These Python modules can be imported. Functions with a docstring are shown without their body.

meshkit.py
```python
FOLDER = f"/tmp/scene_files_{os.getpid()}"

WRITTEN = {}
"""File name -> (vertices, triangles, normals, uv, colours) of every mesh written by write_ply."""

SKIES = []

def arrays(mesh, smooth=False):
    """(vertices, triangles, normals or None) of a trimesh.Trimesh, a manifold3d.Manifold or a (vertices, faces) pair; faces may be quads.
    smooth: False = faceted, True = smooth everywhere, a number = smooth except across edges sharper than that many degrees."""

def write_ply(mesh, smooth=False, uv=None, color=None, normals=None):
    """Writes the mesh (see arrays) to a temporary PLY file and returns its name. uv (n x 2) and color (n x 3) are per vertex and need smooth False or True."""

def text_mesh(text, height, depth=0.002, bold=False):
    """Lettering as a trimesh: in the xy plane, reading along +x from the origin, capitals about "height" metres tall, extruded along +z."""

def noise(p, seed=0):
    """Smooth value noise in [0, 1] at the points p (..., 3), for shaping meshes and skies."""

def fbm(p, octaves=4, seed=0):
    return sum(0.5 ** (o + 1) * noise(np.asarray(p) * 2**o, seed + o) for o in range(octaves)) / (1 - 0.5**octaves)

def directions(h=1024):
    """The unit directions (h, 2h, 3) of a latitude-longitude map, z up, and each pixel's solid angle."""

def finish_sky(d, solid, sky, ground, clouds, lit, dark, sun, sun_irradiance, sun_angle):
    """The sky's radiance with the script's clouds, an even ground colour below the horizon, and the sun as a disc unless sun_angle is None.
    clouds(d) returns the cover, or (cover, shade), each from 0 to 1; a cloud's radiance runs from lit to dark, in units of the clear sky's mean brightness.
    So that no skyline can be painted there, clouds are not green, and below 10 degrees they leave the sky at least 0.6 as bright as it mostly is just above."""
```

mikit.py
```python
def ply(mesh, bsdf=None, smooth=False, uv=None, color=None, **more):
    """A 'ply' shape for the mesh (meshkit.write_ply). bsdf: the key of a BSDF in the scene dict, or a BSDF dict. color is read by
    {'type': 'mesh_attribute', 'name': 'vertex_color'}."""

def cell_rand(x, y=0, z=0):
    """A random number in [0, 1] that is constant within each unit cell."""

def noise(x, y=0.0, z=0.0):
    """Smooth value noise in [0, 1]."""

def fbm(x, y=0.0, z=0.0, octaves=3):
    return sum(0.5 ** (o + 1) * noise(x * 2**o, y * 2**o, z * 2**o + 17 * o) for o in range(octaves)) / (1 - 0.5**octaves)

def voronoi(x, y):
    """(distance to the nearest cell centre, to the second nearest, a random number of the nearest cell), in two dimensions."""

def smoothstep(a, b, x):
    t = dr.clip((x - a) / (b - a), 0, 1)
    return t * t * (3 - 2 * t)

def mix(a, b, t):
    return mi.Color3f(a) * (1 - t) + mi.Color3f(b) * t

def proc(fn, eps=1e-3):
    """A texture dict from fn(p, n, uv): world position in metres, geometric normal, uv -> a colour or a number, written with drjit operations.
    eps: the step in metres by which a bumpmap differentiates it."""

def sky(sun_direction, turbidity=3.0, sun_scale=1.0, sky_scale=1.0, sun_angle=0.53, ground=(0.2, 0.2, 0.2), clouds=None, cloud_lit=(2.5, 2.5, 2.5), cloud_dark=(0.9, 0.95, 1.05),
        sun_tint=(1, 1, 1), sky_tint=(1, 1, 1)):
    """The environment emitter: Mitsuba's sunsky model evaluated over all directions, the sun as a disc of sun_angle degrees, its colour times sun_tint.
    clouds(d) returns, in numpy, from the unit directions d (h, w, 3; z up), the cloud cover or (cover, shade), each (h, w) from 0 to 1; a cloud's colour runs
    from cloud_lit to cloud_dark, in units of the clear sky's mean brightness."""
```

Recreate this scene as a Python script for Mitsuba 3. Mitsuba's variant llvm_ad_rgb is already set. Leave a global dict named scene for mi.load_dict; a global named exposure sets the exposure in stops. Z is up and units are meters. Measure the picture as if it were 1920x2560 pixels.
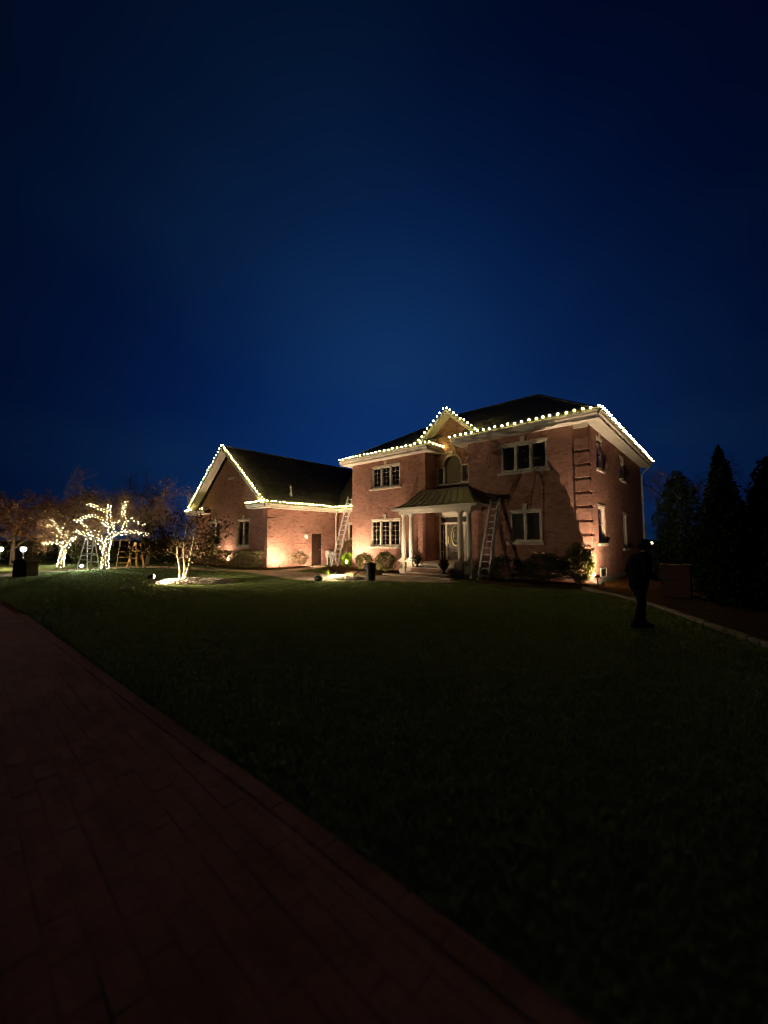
import math, random
import numpy as np, trimesh, shapely, shapely.geometry as sg, manifold3d as m3
import drjit as dr, mitsuba as mi, mikit, meshkit
from mikit import proc, noise, fbm, cell_rand, smoothstep, mix

T = mi.ScalarTransform4f
PI = math.pi
scene, labels = {}, {}

# ---------------------------------------------------------------- camera, sky, exposure
CAM = np.array([16.42, -15.5, 1.64])
YAW = np.array([-.6677, .7447, 0.]); YAW /= np.linalg.norm(YAW)
PIT = math.atan(70 / 955.)
FW = YAW * math.cos(PIT) + np.array([0, 0, math.sin(PIT)])
scene['camera'] = {'type': 'thinlens', 'aperture_radius': .013, 'focus_distance': 18., 'fov': 2 * math.degrees(math.atan(960 / 955.)), 'fov_axis': 'x', 'near_clip': .05, 'far_clip': 2000.,
                   'to_world': T().look_at(CAM.tolist(), (CAM + FW).tolist(), [0, 0, 1])}
exposure = 2.8


GLOW = YAW * math.cos(math.radians(15)) + np.array([.03, .027, math.sin(math.radians(15))]); GLOW /= np.linalg.norm(GLOW)     # where the last dusk light sits, behind the house


def night_cloud(d):
    # thin night cloud: a soft veil that thickens all round away from the dusk glow, and a few faint streaks
    z = np.maximum(d[..., 2], 0)
    q = np.stack([d[..., 0] / (z + .22), d[..., 1] / (z + .22), z * 0], -1)
    streak = np.clip(meshkit.fbm(q * np.array([1.3, 1.3, 1]) + 3.1, 4, 5) * 2.4 - 1.0, 0, 1)
    soft = meshkit.fbm(q * .8 + 9.7, 3, 8) - .5
    ang = np.degrees(np.arccos(np.clip(d @ GLOW, -1, 1))) * (1 + .22 * soft)
    veil = .985 * (1 - np.exp(-(ang / 41.5) ** 2.35)); add_ = .40 * streak * (1 - veil)
    return np.clip(veil + add_, 0, 1), veil / np.maximum(veil + add_, 1e-6)


SKY_SCALE = .064
scene['sky'] = {**mikit.sky([*(YAW[:2] * math.cos(math.radians(33))).tolist(), math.sin(math.radians(33))], turbidity=3, sun_scale=0., sky_scale=SKY_SCALE, sky_tint=(.034, .226, 1.0), clouds=night_cloud,
                            cloud_lit=(.45, 2.0, 5.6), cloud_dark=(.0, .05, .25), ground=(.02, .02, .02)), 'sampling_weight': 70.}

# ---------------------------------------------------------------- materials


def rgb(*c): return {'type': 'rgb', 'value': [float(x) for x in c]}
def diffuse(c): return {'type': 'twosided', 'b': {'type': 'diffuse', 'reflectance': rgb(*c) if isinstance(c, tuple) else c}}
def princ(c, rough=.6, metal=0., spec=.5): return {'type': 'twosided', 'b': {'type': 'principled', 'base_color': rgb(*c) if isinstance(c, tuple) else c, 'roughness': rough, 'metallic': metal, 'specular': spec}}
def bump(b, fn, scale, eps=2e-3): return {'type': 'twosided', 'b': {'type': 'bumpmap', 'tex': proc(fn, eps), 'scale': scale, 'b': b['b']}}


def brick_uv(p, n):
    u = dr.select(dr.abs(n.y) > dr.abs(n.x), p.x, p.y)
    row = dr.floor(p.z / .0765)
    fu = u / .215 + .5 * (row - 2 * dr.floor(row / 2))
    return fu, p.z / .0765, row


def brick_mortar(p, n):
    fu, fv, row = brick_uv(p, n)
    a, b = fu - dr.floor(fu), fv - dr.floor(fv)
    e = dr.minimum(dr.minimum(a, 1 - a) * .215, dr.minimum(b, 1 - b) * .0765)
    return smoothstep(.003, .0075, e)


def brick_color(p, n, uv):
    fu, fv, row = brick_uv(p, n)
    r = cell_rand(dr.floor(fu), row, 3.)
    r2 = cell_rand(dr.floor(fu), row, 7.)
    c = mix((.30, .135, .098), (.37, .185, .138), r)
    c = mix(c, (.24, .105, .078), smoothstep(.80, .9, r2))
    c = c * (.8 + .4 * fbm(p.x * 1.3 + p.y * .7, p.z * 1.1, p.y * .9, 3)) * (.88 + .24 * noise(p.x * 60, p.y * 60, p.z * 60))
    m = brick_mortar(p, n)
    return mix((.30, .215, .17), c, m)


def brick_height(p, n, uv):
    return brick_mortar(p, n) + .25 * noise(p.x * 45, p.y * 45, p.z * 45)


def stone_color(p, n, uv):
    f = fbm(p.x * 5 + 3, p.y * 5, p.z * 5, 4)
    return mix((.44, .37, .29), (.62, .54, .43), f) * (.9 + .2 * noise(p.x * 70, p.y * 70, p.z * 70))


def shingle_color(p, n, uv):
    row = dr.floor(p.z / .075)
    u = dr.select(dr.abs(n.x) > dr.abs(n.y), p.y, p.x)
    r = cell_rand(dr.floor(u / .28 + .37 * row), row, 1.)
    return mix((.085, .078, .07), (.145, .135, .12), r) * (.75 + .5 * fbm(p.x * 2, p.y * 2, p.z * 2, 3))


def shingle_height(p, n, uv):
    f = p.z / .075
    return (1 - (f - dr.floor(f)))


def lawn_color(p, n, uv):
    f = fbm(p.x * .35, p.y * .35, 2., 4)
    g = noise(p.x * 24, p.y * 24, 1.)
    return mix((.090, .115, .040), (.130, .150, .056), f) * (.6 + .8 * g)


def lawn_height(p, n, uv):
    return fbm(p.x * 14, p.y * 14, 0., 3)


def paver_color(p, n, uv):
    r = cell_rand(dr.floor(p.x / .243 + .5 * (dr.floor(p.y / .124))), dr.floor(p.y / .124), 4.)
    c = mix((.32, .110, .070), (.40, .150, .098), r)
    return c * (.7 + .6 * fbm(p.x * .8, p.y * .8, 0., 4)) * (.85 + .3 * noise(p.x * 90, p.y * 90, 2.))


def walk_color(p, n, uv):
    fx, fy = p.x / .42, p.y / .42
    a, b = fx - dr.floor(fx), fy - dr.floor(fy)
    e = dr.minimum(dr.minimum(a, 1 - a), dr.minimum(b, 1 - b))
    c = mix((.36, .26, .21), (.47, .36, .29), cell_rand(dr.floor(fx), dr.floor(fy), 5.))
    c = c * (.75 + .5 * fbm(p.x * 1.7, p.y * 1.7, 0., 4))
    return mix((.13, .10, .08), c, smoothstep(.01, .03, e))


def gravel_color(p, n, uv):
    d1, d2, w = mikit.voronoi(p.x * 14, p.y * 14)
    return mix((.10, .08, .06), mix((.30, .25, .20), (.66, .58, .48), w), smoothstep(.03, .2, d2 - d1))


def mulch_color(p, n, uv):
    return mix((.035, .021, .013), (.10, .062, .038), fbm(p.x * 20, p.y * 9, 1., 4))


def bark_color(p, n, uv):
    return mix((.13, .095, .065), (.34, .27, .19), fbm(p.x * 22, p.y * 22, p.z * 6, 4))


def copper_color(p, n, uv):
    return mix((.085, .068, .045), (.145, .12, .082), fbm(p.x * 4, p.y * 4, p.z * 9, 4))


def white_paint(p, n, uv):
    return mix((.62, .56, .46), (.72, .67, .57), fbm(p.x * 2.3, p.y * 2.3, p.z * 2.3, 4))


def leaf_var(c0, c1):
    c0, c1 = tuple(c0), tuple(c1)
    def fn(p, n, uv): return mix(c0, c1, noise(p.x * 9, p.y * 9, p.z * 9))
    return proc(fn)


def pebble_var(p, n, uv): return mix((.33, .28, .22), (.74, .68, .58), noise(p.x * 13, p.y * 13, p.z * 5))


M = {
    'm_brick': bump(princ(proc(brick_color), .85, spec=.25), brick_height, .007),
    'm_quoin': bump(princ(proc(brick_color), .85, spec=.25), brick_height, .006),
    'm_stone': princ(proc(stone_color), .8, spec=.3),
    'm_paint': princ(proc(white_paint), .55, spec=.4),
    'm_shingle': bump(princ(proc(shingle_color), .9, spec=.2), shingle_height, .012, 4e-3),
    'm_lawn': bump(diffuse(proc(lawn_color)), lawn_height, .025, 1e-2),
    'm_paver': princ(proc(paver_color), .8, spec=.3),
    'm_walk': princ(proc(walk_color), .85, spec=.3),
    'm_gravelbed': bump(diffuse(proc(gravel_color)), gravel_color_h := (lambda p, n, uv: mikit.voronoi(p.x * 14, p.y * 14)[0]), -.04, 4e-3),
    'm_pebble': diffuse(proc(pebble_var)),
    'm_mulch': diffuse(proc(mulch_color)),
    'm_sand': diffuse((.27, .10, .066)),
    'm_bark': diffuse(proc(bark_color)),
    'm_palebark': diffuse((.42, .36, .25)),
    'm_darkbark': diffuse((.085, .06, .04)),
    'm_twig': diffuse((.27, .17, .10)),
    'm_twigdark': diffuse((.34, .215, .125)),
    'm_copper': princ(proc(copper_color), .5, .25),
    'm_window': princ((.55, .50, .40), .45),
    'm_dooroak': princ((.115, .08, .05), .6),
    'm_doordark': diffuse((.042, .023, .015)),
    'm_glass': {'type': 'thindielectric', 'int_ior': 1.5},
    'm_dimglass': princ((.045, .04, .033), .08, spec=.6),
    'm_lead': princ((.5, .42, .25), .3, .9),
    'm_black': princ((.012, .012, .013), .55),
    'm_bin': princ((.008, .008, .009), .5),
    'm_alu': princ((.84, .85, .87), .45, .0),
    'm_whiteladder': princ((.72, .74, .78), .5),
    'm_orange': princ((.80, .47, .17), .5),
    'm_greyplastic': princ((.48, .47, .45), .6),
    'm_bulb': princ((.6, .58, .4), .4),
    'm_wire': princ((.01, .025, .012), .6),
    'm_greenleaf': diffuse(leaf_var((.10, .15, .02), (.26, .33, .05))),
    'm_hedge': diffuse(leaf_var((.12, .125, .045), (.26, .24, .10))),
    'm_bush': diffuse(leaf_var((.13, .13, .045), (.27, .24, .10))),
    'm_topiary': diffuse(leaf_var((.10, .075, .04), (.19, .14, .085))),
    'm_autumn': diffuse(leaf_var((.07, .038, .018), (.22, .14, .065))),
    'm_rust': diffuse(leaf_var((.13, .055, .024), (.21, .095, .04))),
    'm_evergreen': diffuse(leaf_var((.008, .014, .007), (.02, .03, .012))),
    'm_darkshrub': diffuse(leaf_var((.03, .035, .014), (.075, .08, .03))),
    'm_grass': {'type': 'principledthin', 'base_color': leaf_var((.165, .215, .080), (.245, .285, .12)), 'roughness': .7, 'diff_trans': 1.1, 'spec_trans': 0.},
    'm_skin': princ((.42, .25, .17), .5),
    'm_jacket': diffuse((.012, .013, .02)),
    'm_trouser': diffuse((.016, .016, .018)),
    'm_hair': diffuse((.015, .01, .008)),
    'm_shoe': diffuse((.03, .028, .026)),
    'm_darkstone': princ((.18, .14, .10), .85),
    'm_blind': diffuse((.20, .165, .12)),
    'm_redwood': princ((.085, .034, .022), .8),
    'm_concrete': diffuse((.36, .33, .29)),
}
scene.update(M)

# ---------------------------------------------------------------- helpers


def uniq(k):
    if k not in scene and k not in labels and not any(x.startswith(k + '__') for x in KEYS): KEYS.add(k); return k
    i = 1
    while True:
        q = f'{k}_{i:03d}'
        if q not in KEYS and q not in scene: KEYS.add(q); return q
        i += 1


KEYS = set()


class Num:
    seen = {}
def num(k):
    c = Num.seen.get(k, 0); Num.seen[k] = c + 1
    return k if c == 0 else f'{k}_{c:03d}'


def add(key, mesh, bsdf, smooth=False, **more):
    key = num(key)
    scene[key] = mikit.ply(mesh, bsdf, smooth, **more)
    return key


def thing(name, label, cat, group=None):
    key = num(name); labels[key] = {'label': label, 'category': cat}
    if group: labels[key]['group'] = group
    return key


def kind(key, k, label=None):
    labels[key] = {**labels.get(key, {}), 'kind': k}
    if label: labels[key]['label'] = label


def Tm(x, y, z): return trimesh.transformations.translation_matrix([x, y, z])
def Rz(a): return trimesh.transformations.rotation_matrix(a, [0, 0, 1])
def xf(m, mat): m = m.copy(); m.apply_transform(mat); return m
def cat(*ms): return trimesh.util.concatenate([m for a in ms for m in (a if isinstance(a, (list, tuple)) else [a])])


def B(x0, x1, y0, y1, z0, z1):
    m = trimesh.creation.box([x1 - x0, y1 - y0, z1 - z0]); m.apply_translation([(x0 + x1) / 2, (y0 + y1) / 2, (z0 + z1) / 2]); return m


def cbox(x0, x1, y0, y1, z0, z1, c=.012):
    pts = []
    for x, sx in ((x0, 1), (x1, -1)):
        for y, sy in ((y0, 1), (y1, -1)):
            for z, sz in ((z0, 1), (z1, -1)):
                pts += [(x + sx * c, y + sy * c, z), (x + sx * c, y, z + sz * c), (x, y + sy * c, z + sz * c)]
    return trimesh.convex.convex_hull(np.array(pts))


def beam(p, q, w, h=None, up=(0, 0, 1)):
    p, q = np.array(p, float), np.array(q, float); d = q - p; L = np.linalg.norm(d); d /= L
    a = np.cross(d, up); 
    if np.linalg.norm(a) < 1e-6: a = np.array([1., 0, 0])
    a /= np.linalg.norm(a); b = np.cross(a, d)
    m = trimesh.creation.box([w, L, h or w]); mat = np.eye(4); mat[:3, 0], mat[:3, 1], mat[:3, 2], mat[:3, 3] = a, d, b, (p + q) / 2
    m.apply_transform(mat); return m


def tube(pts, rad, sides=8, cap=True):
    p = np.array(pts, float); n = len(p); r = np.broadcast_to(np.array(rad, float), (n,))
    t = np.gradient(p, axis=0) if n > 2 else np.repeat((p[-1] - p[0])[None], n, 0)
    t /= np.linalg.norm(t, axis=1, keepdims=True) + 1e-12
    ref = np.where(np.abs(t[:, 2:]) < .9, [0, 0, 1.], [1., 0, 0]); a = np.cross(t, ref); a /= np.linalg.norm(a, axis=1, keepdims=True)
    for i in range(1, n):
        v = a[i - 1] - t[i] * (a[i - 1] @ t[i]); a[i] = v / (np.linalg.norm(v) + 1e-12)
    b = np.cross(t, a); g = np.arange(sides) * 2 * PI / sides
    v = (p[:, None] + r[:, None, None] * (np.cos(g)[None, :, None] * a[:, None] + np.sin(g)[None, :, None] * b[:, None])).reshape(-1, 3)
    f = []
    for i in range(n - 1):
        for j in range(sides):
            k = (j + 1) % sides; f += [[i * sides + j, i * sides + k, (i + 1) * sides + k], [i * sides + j, (i + 1) * sides + k, (i + 1) * sides + j]]
    if cap:
        for j in range(1, sides - 1): f += [[0, j + 1, j], [(n - 1) * sides, (n - 1) * sides + j, (n - 1) * sides + j + 1]]
    return trimesh.Trimesh(v, f, process=False)


def segs(p0, p1, r0, r1):
    """many thin three-sided twigs as one mesh"""
    p0, p1 = np.array(p0, float), np.array(p1, float); n = len(p0)
    r0 = np.broadcast_to(r0, (n,)); r1 = np.broadcast_to(r1, (n,))
    t = p1 - p0; t /= np.linalg.norm(t, axis=1, keepdims=True) + 1e-12
    a = np.cross(t, np.where(np.abs(t[:, 2:]) < .9, [0, 0, 1.], [1., 0, 0])); a /= np.linalg.norm(a, axis=1, keepdims=True) + 1e-12; b = np.cross(t, a)
    v = []
    for q, r in ((p0, r0), (p1, r1)):
        for k in range(3):
            g = k * 2 * PI / 3; v.append(q + r[:, None] * (math.cos(g) * a + math.sin(g) * b))
    v = np.stack(v, 1).reshape(-1, 3); base = np.array([[0, 1, 4], [0, 4, 3], [1, 2, 5], [1, 5, 4], [2, 0, 3], [2, 3, 5]])
    f = (base[None] + (np.arange(n) * 6)[:, None, None]).reshape(-1, 3)
    return trimesh.Trimesh(v, f, process=False)


def leaves(c, size, rng, droop=0.):
    c = np.array(c, float); n = len(c)
    a = rng.normal(size=(n, 3)); a[:, 2] -= droop; a /= np.linalg.norm(a, axis=1, keepdims=True)
    b = np.cross(a, rng.normal(size=(n, 3))); b /= np.linalg.norm(b, axis=1, keepdims=True)
    s = size * rng.uniform(.55, 1.25, (n, 1)); w = s * .45
    v = np.stack([c - a * s * .5, c + b * w * .5 , c + a * s * .5, c - b * w * .5], 1).reshape(-1, 3)
    i = np.arange(n)[:, None] * 4
    return trimesh.Trimesh(v, np.vstack([i + [0, 1, 2], i + [0, 2, 3]]), process=False)


def lathe(profile, sides=20):
    return trimesh.creation.revolve(np.array(profile, float), sections=sides)


def poly_xz(poly, y0, y1):
    """polygon in (x, z), extruded from y0 to y1"""
    m = trimesh.creation.extrude_polygon(poly, y1 - y0, engine='earcut')
    v = m.vertices; m.vertices = np.stack([v[:, 0], y0 + v[:, 2], v[:, 1]], 1); m.invert(); return m


def poly_yz(poly, x0, x1):
    m = trimesh.creation.extrude_polygon(poly, x1 - x0, engine='earcut')
    v = m.vertices; m.vertices = np.stack([x0 + v[:, 2], v[:, 0], v[:, 1]], 1); return m


def poly_xy(poly, z0, z1):
    m = trimesh.creation.extrude_polygon(poly, z1 - z0, engine='earcut'); m.apply_translation([0, 0, z0]); return m


def slab(poly, fn, th):
    """plan polygon lifted to the plane z = fn(x, y), th thick below it"""
    m = trimesh.creation.extrude_polygon(poly, th, engine='earcut'); v = m.vertices.copy(); v[:, 2] += fn(v[:, 0], v[:, 1]) - th; m.vertices = v; return m


def rect(x0, x1, z0, z1): return sg.box(x0, z0, x1, z1)


# ---------------------------------------------------------------- ground
def ellipse(cx, cy, rx, ry, a=0, n=40, wob=0., seed=0):
    rng = np.random.default_rng(seed); ph = rng.uniform(0, 6, 3)
    t = np.linspace(0, 2 * PI, n, endpoint=False); k = 1 + wob * (np.sin(2 * t + ph[0]) + .6 * np.sin(3 * t + ph[1]))
    x, y = rx * k * np.cos(t), ry * k * np.sin(t)
    return sg.Polygon(np.stack([cx + x * math.cos(a) - y * math.sin(a), cy + x * math.sin(a) + y * math.cos(a)], 1))


xs = np.concatenate([np.linspace(-900, -40, 12), np.linspace(-30, 40, 71), np.linspace(50, 900, 12)])
gx, gy = np.meshgrid(xs, xs, indexing='ij'); gz = -.012 + 0 * gx
nn = len(xs); idx = np.arange(nn * nn).reshape(nn, nn)
gf = np.stack([idx[:-1, :-1], idx[1:, :-1], idx[1:, 1:], idx[:-1, 1:]], -1).reshape(-1, 4)
k = add('lawn', (np.stack([gx, gy, gz], -1).reshape(-1, 3), gf), 'm_lawn'); kind(k, 'structure', 'dark green mown lawn')

EDGE = -13.95
drive = sg.Polygon([(-45, -29.0), (-20, -20.5), (-9, -17.0), (-5, -15.9), (-1.5, -15.05), (1.3, -14.61), (5, -14.38), (8.7, -14.24), (11.8, -14.13), (14.1, -14.02), (16, -13.97), (30, EDGE), (30, -19.6), (-4, -19.6), (-9, -20.5), (-20, -24.5), (-45, -33)])
k = add('driveway', poly_xy(drive, -.2, -.0025), 'm_sand'); kind(k, 'structure', 'reddish brown block paved driveway')
walkline = sg.LineString([(-6.6, -16.2), (-8.3, -14.4), (-10.2, -13.0), (-10.9, -11.8), (-11.3, -9.6), (-10.0, -7.6), (-7.5, -6.6), (-5, -6.0), (-2.2, -4.9), (0, -4.55)]).buffer(.65)
walk = shapely.union_all([walkline, sg.Polygon([(-3.2, -4.6), (-2.6, -5.6), (.3, -5.85), (2.4, -6.05), (3.9, -5.9), (5.2, -4.75), (6.2, -4.0), (7.6, -3.3), (8.3, -2.6), (8.3, -2.0), (5, -1.9), (4.2, -2.5), (2, -3.2), (-.6, -3.6), (-2.2, -.1), (-3.3, .6), (-3.3, -.6), (-1.9, -3.9)])])
k = add('walkway', poly_xy(walk, -.15, -.004), 'm_walk'); kind(k, 'structure', 'pale paved walkway along the house front')

rng = np.random.default_rng(11)
# pavers of the driveway: the nearest 300 are parts, the others one part of kind stuff
PL, PW, GAP = .24, .12, .003
edge_pts = [(-9, -17.0), (-5, -15.9), (-1.5, -15.05), (1.3, -14.61), (5, -14.38), (8.7, -14.24), (11.8, -14.13), (14.1, -14.02), (16, -13.97), (30, EDGE)]
edge_line = sg.LineString(edge_pts)
inner = drive.difference(edge_line.buffer(.129))
def in_view(x, y, lim=1.06):
    rel = np.array([x, y, 0.]) - CAM; f = rel @ FW
    return f > .8 and abs(rel @ np.array([YAW[1], -YAW[0], 0])) / f < lim
near, far, cut = [], [], []
for j in range(int(5.8 / (PW + GAP))):
    y = EDGE - .06 - j * (PW + GAP)
    for i in range(int(22 / (PL + GAP))):
        x = 2.5 + i * (PL + GAP) + (j % 2) * .122
        if not in_view(x, y, 1.3): continue
        bx_ = sg.box(x - PL / 2, y - PW / 2, x + PL / 2, y + PW / 2)
        if not inner.intersects(bx_): continue
        d = math.hypot(x - CAM[0], y - CAM[1])
        if inner.contains(bx_): (near if in_view(x, y) else far).append((d, x, y))
        else:
            q = inner.intersection(bx_)
            if q.area > .003: cut.append(q)
near.sort(); far += near[200:]; near = near[:200]
pav = mikit.ply(cbox(-PL / 2, PL / 2, -PW / 2, PW / 2, -.05, 0, .0022), 'm_paver')
for d, x, y in near:
    scene[num('driveway__paver')] = {**pav, 'to_world': T().translate([x, y, rng.uniform(-.0012, .0012)]).rotate([1, 0, 0], rng.normal() * .35).rotate([0, 1, 0], rng.normal() * .2)}
nb = 0; border_rest = []
L_ = edge_line.length; s_ = 14.2
while s_ < L_:
    a = edge_line.interpolate(s_); b = edge_line.interpolate(s_ + .05); ang = math.atan2(b.y - a.y, b.x - a.x); x, y = a.x + math.sin(ang) * .066, a.y - math.cos(ang) * .066
    s_ += PL + GAP
    if not in_view(x, y, 1.2): continue
    tw_ = T().translate([x, y, .004 + rng.uniform(-.0015, .0015)]).rotate([0, 0, 1], math.degrees(ang)).rotate([1, 0, 0], rng.normal() * .4)
    if nb < 100 and in_view(x, y): scene[num('driveway__paver')] = {**pav, 'to_world': tw_}; nb += 1
    else: border_rest.append(np.array(tw_.matrix))
bx = trimesh.creation.box([PL, PW, .05]); fv, ff = np.array(bx.vertices), np.array(bx.faces)
P = np.array([(x, y, -.025 + rng.uniform(-.0012, .0012)) for d, x, y in far])
rest = [trimesh.Trimesh((P[:, None] + fv[None]).reshape(-1, 3), (ff[None] + (np.arange(len(P)) * 8)[:, None, None]).reshape(-1, 3), process=False)]
rest += [poly_xy(g, -.05, .0) for q in cut for g in getattr(q, 'geoms', [q]) if g.geom_type == 'Polygon' and g.area > .001]
rest += [xf(xf(bx, Tm(0, 0, -.025)), m_) for m_ in border_rest]
k = add('driveway__far_paving', cat(rest), 'm_paver'); kind(k, 'stuff')
k = add('driveway__strip_paving', poly_xy(drive.intersection(sg.box(-46, -34, 2.38, -10)), -.02, .0), 'm_paver')

# beds
def mound(poly, h, seed, step=.12):
    x0, y0, x1, y1 = poly.bounds; rng = np.random.default_rng(seed)
    pts = np.stack(np.meshgrid(np.arange(x0, x1, step), np.arange(y0, y1, step), indexing='ij'), -1).reshape(-1, 2) + rng.normal(0, step * .12, (1, 2))
    pts = np.array([p for p in pts if poly.buffer(-.04).contains(sg.Point(p))]); ring = np.array(poly.exterior.coords)[:-1]
    from scipy.spatial import Delaunay
    allp = np.vstack([pts, ring]); d = np.array([poly.exterior.distance(sg.Point(p)) for p in allp])
    z = h * (1 - np.exp(-d / .35)) + .04 * (meshkit.noise(np.stack([allp[:, 0] * 5, allp[:, 1] * 5, d * 0], 1), seed) - .3) * np.minimum(d / .2, 1)
    z[len(pts):] = -.02
    tri = Delaunay(allp).simplices; cen = allp[tri].mean(1); tri = np.array([t for t, c in zip(tri, cen) if poly.contains(sg.Point(c))])
    a, b, c = allp[tri[:, 0]], allp[tri[:, 1]], allp[tri[:, 2]]
    flip = ((b - a)[:, 0] * (c - a)[:, 1] - (b - a)[:, 1] * (c - a)[:, 0]) < 0; tri[flip] = tri[flip][:, ::-1]
    return trimesh.Trimesh(np.column_stack([allp, z]), tri, process=False), lambda x, y: h * (1 - math.exp(-max(0, poly.exterior.distance(sg.Point(x, y))) / .35))


def pebbles(poly, hf, n, size, seed):
    rng = np.random.default_rng(seed); x0, y0, x1, y1 = poly.bounds; out = []
    base = trimesh.creation.icosphere(0, 1.); bv, bf = np.array(base.vertices), np.array(base.faces); vs, fs = [], []
    c = 0
    while c < n:
        x, y = rng.uniform(x0, x1), rng.uniform(y0, y1)
        if not poly.contains(sg.Point(x, y)): continue
        s = size * rng.uniform(.5, 1.3); R = trimesh.transformations.random_rotation_matrix(rng.uniform(0, 1, 3))[:3, :3]
        vs.append((bv * (s * np.array([1, .8, .55]))) @ R.T * [1, 1, .7] + [x, y, hf(x, y) + s * .35]); fs.append(bf + 12 * c); c += 1
    return trimesh.Trimesh(np.vstack(vs), np.vstack(fs), process=False)


ic = CAM[:2] + YAW[:2] * 15.05 + np.array([YAW[1], -YAW[0]]) * -7.35
island = ellipse(ic[0], ic[1], 1.62, 1.02, math.atan2(-YAW[0], YAW[1]), 44, .03, 3)
im, ih = mound(island, .14, 5); k = add('gravel_island', im, 'm_gravelbed', 40); kind(k, 'structure', 'oval bed of pale gravel in the lawn under the small tree')
k = add('gravel_island__pebbles', pebbles(island, ih, 2600, .035, 8), 'm_pebble'); kind(k, 'stuff')
oval = ellipse(3.75, -4.35, 1.35, .75, .15, 36, .03, 7)
om, oh = mound(oval, .12, 6); k = add('stone_bed', om, 'm_gravelbed', 40); kind(k, 'structure', 'small bright bed of pale stones beside the walkway')
k = add('stone_bed__pebbles', pebbles(oval, oh, 1200, .04, 9), 'm_pebble'); kind(k, 'stuff')
frontbed = sg.Polygon([(-.4, .02), (-1.9, 1.9), (-2.6, 2.0), (-2.3, .6), (-1.0, -1.6), (.6, -2.6), (2.4, -2.9), (4.0, -2.2), (4.5, -1.2), (4.5, -.02)])
fm, fh = mound(frontbed, .10, 12); k = add('planting_bed', fm, 'm_mulch', 40); kind(k, 'structure', 'dark mulch bed below the left ground floor window')
rightbed = sg.Polygon([(9.0, -.03), (9.0, -1.9), (10.5, -2.2), (11.7, -1.9), (12.8, -1.4), (14.25, -2.95), (14.95, -3.85), (15.85, -5.45), (16.7, -6.9), (20, -8), (20, 4), (12.75, 8), (12.75, -.03)])
rm, rh = mound(rightbed, .10, 13, .3); k = add('planting_bed', rm, 'm_mulch', 40); kind(k, 'structure', 'dark mulch bed along the right corner of the house')
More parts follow.
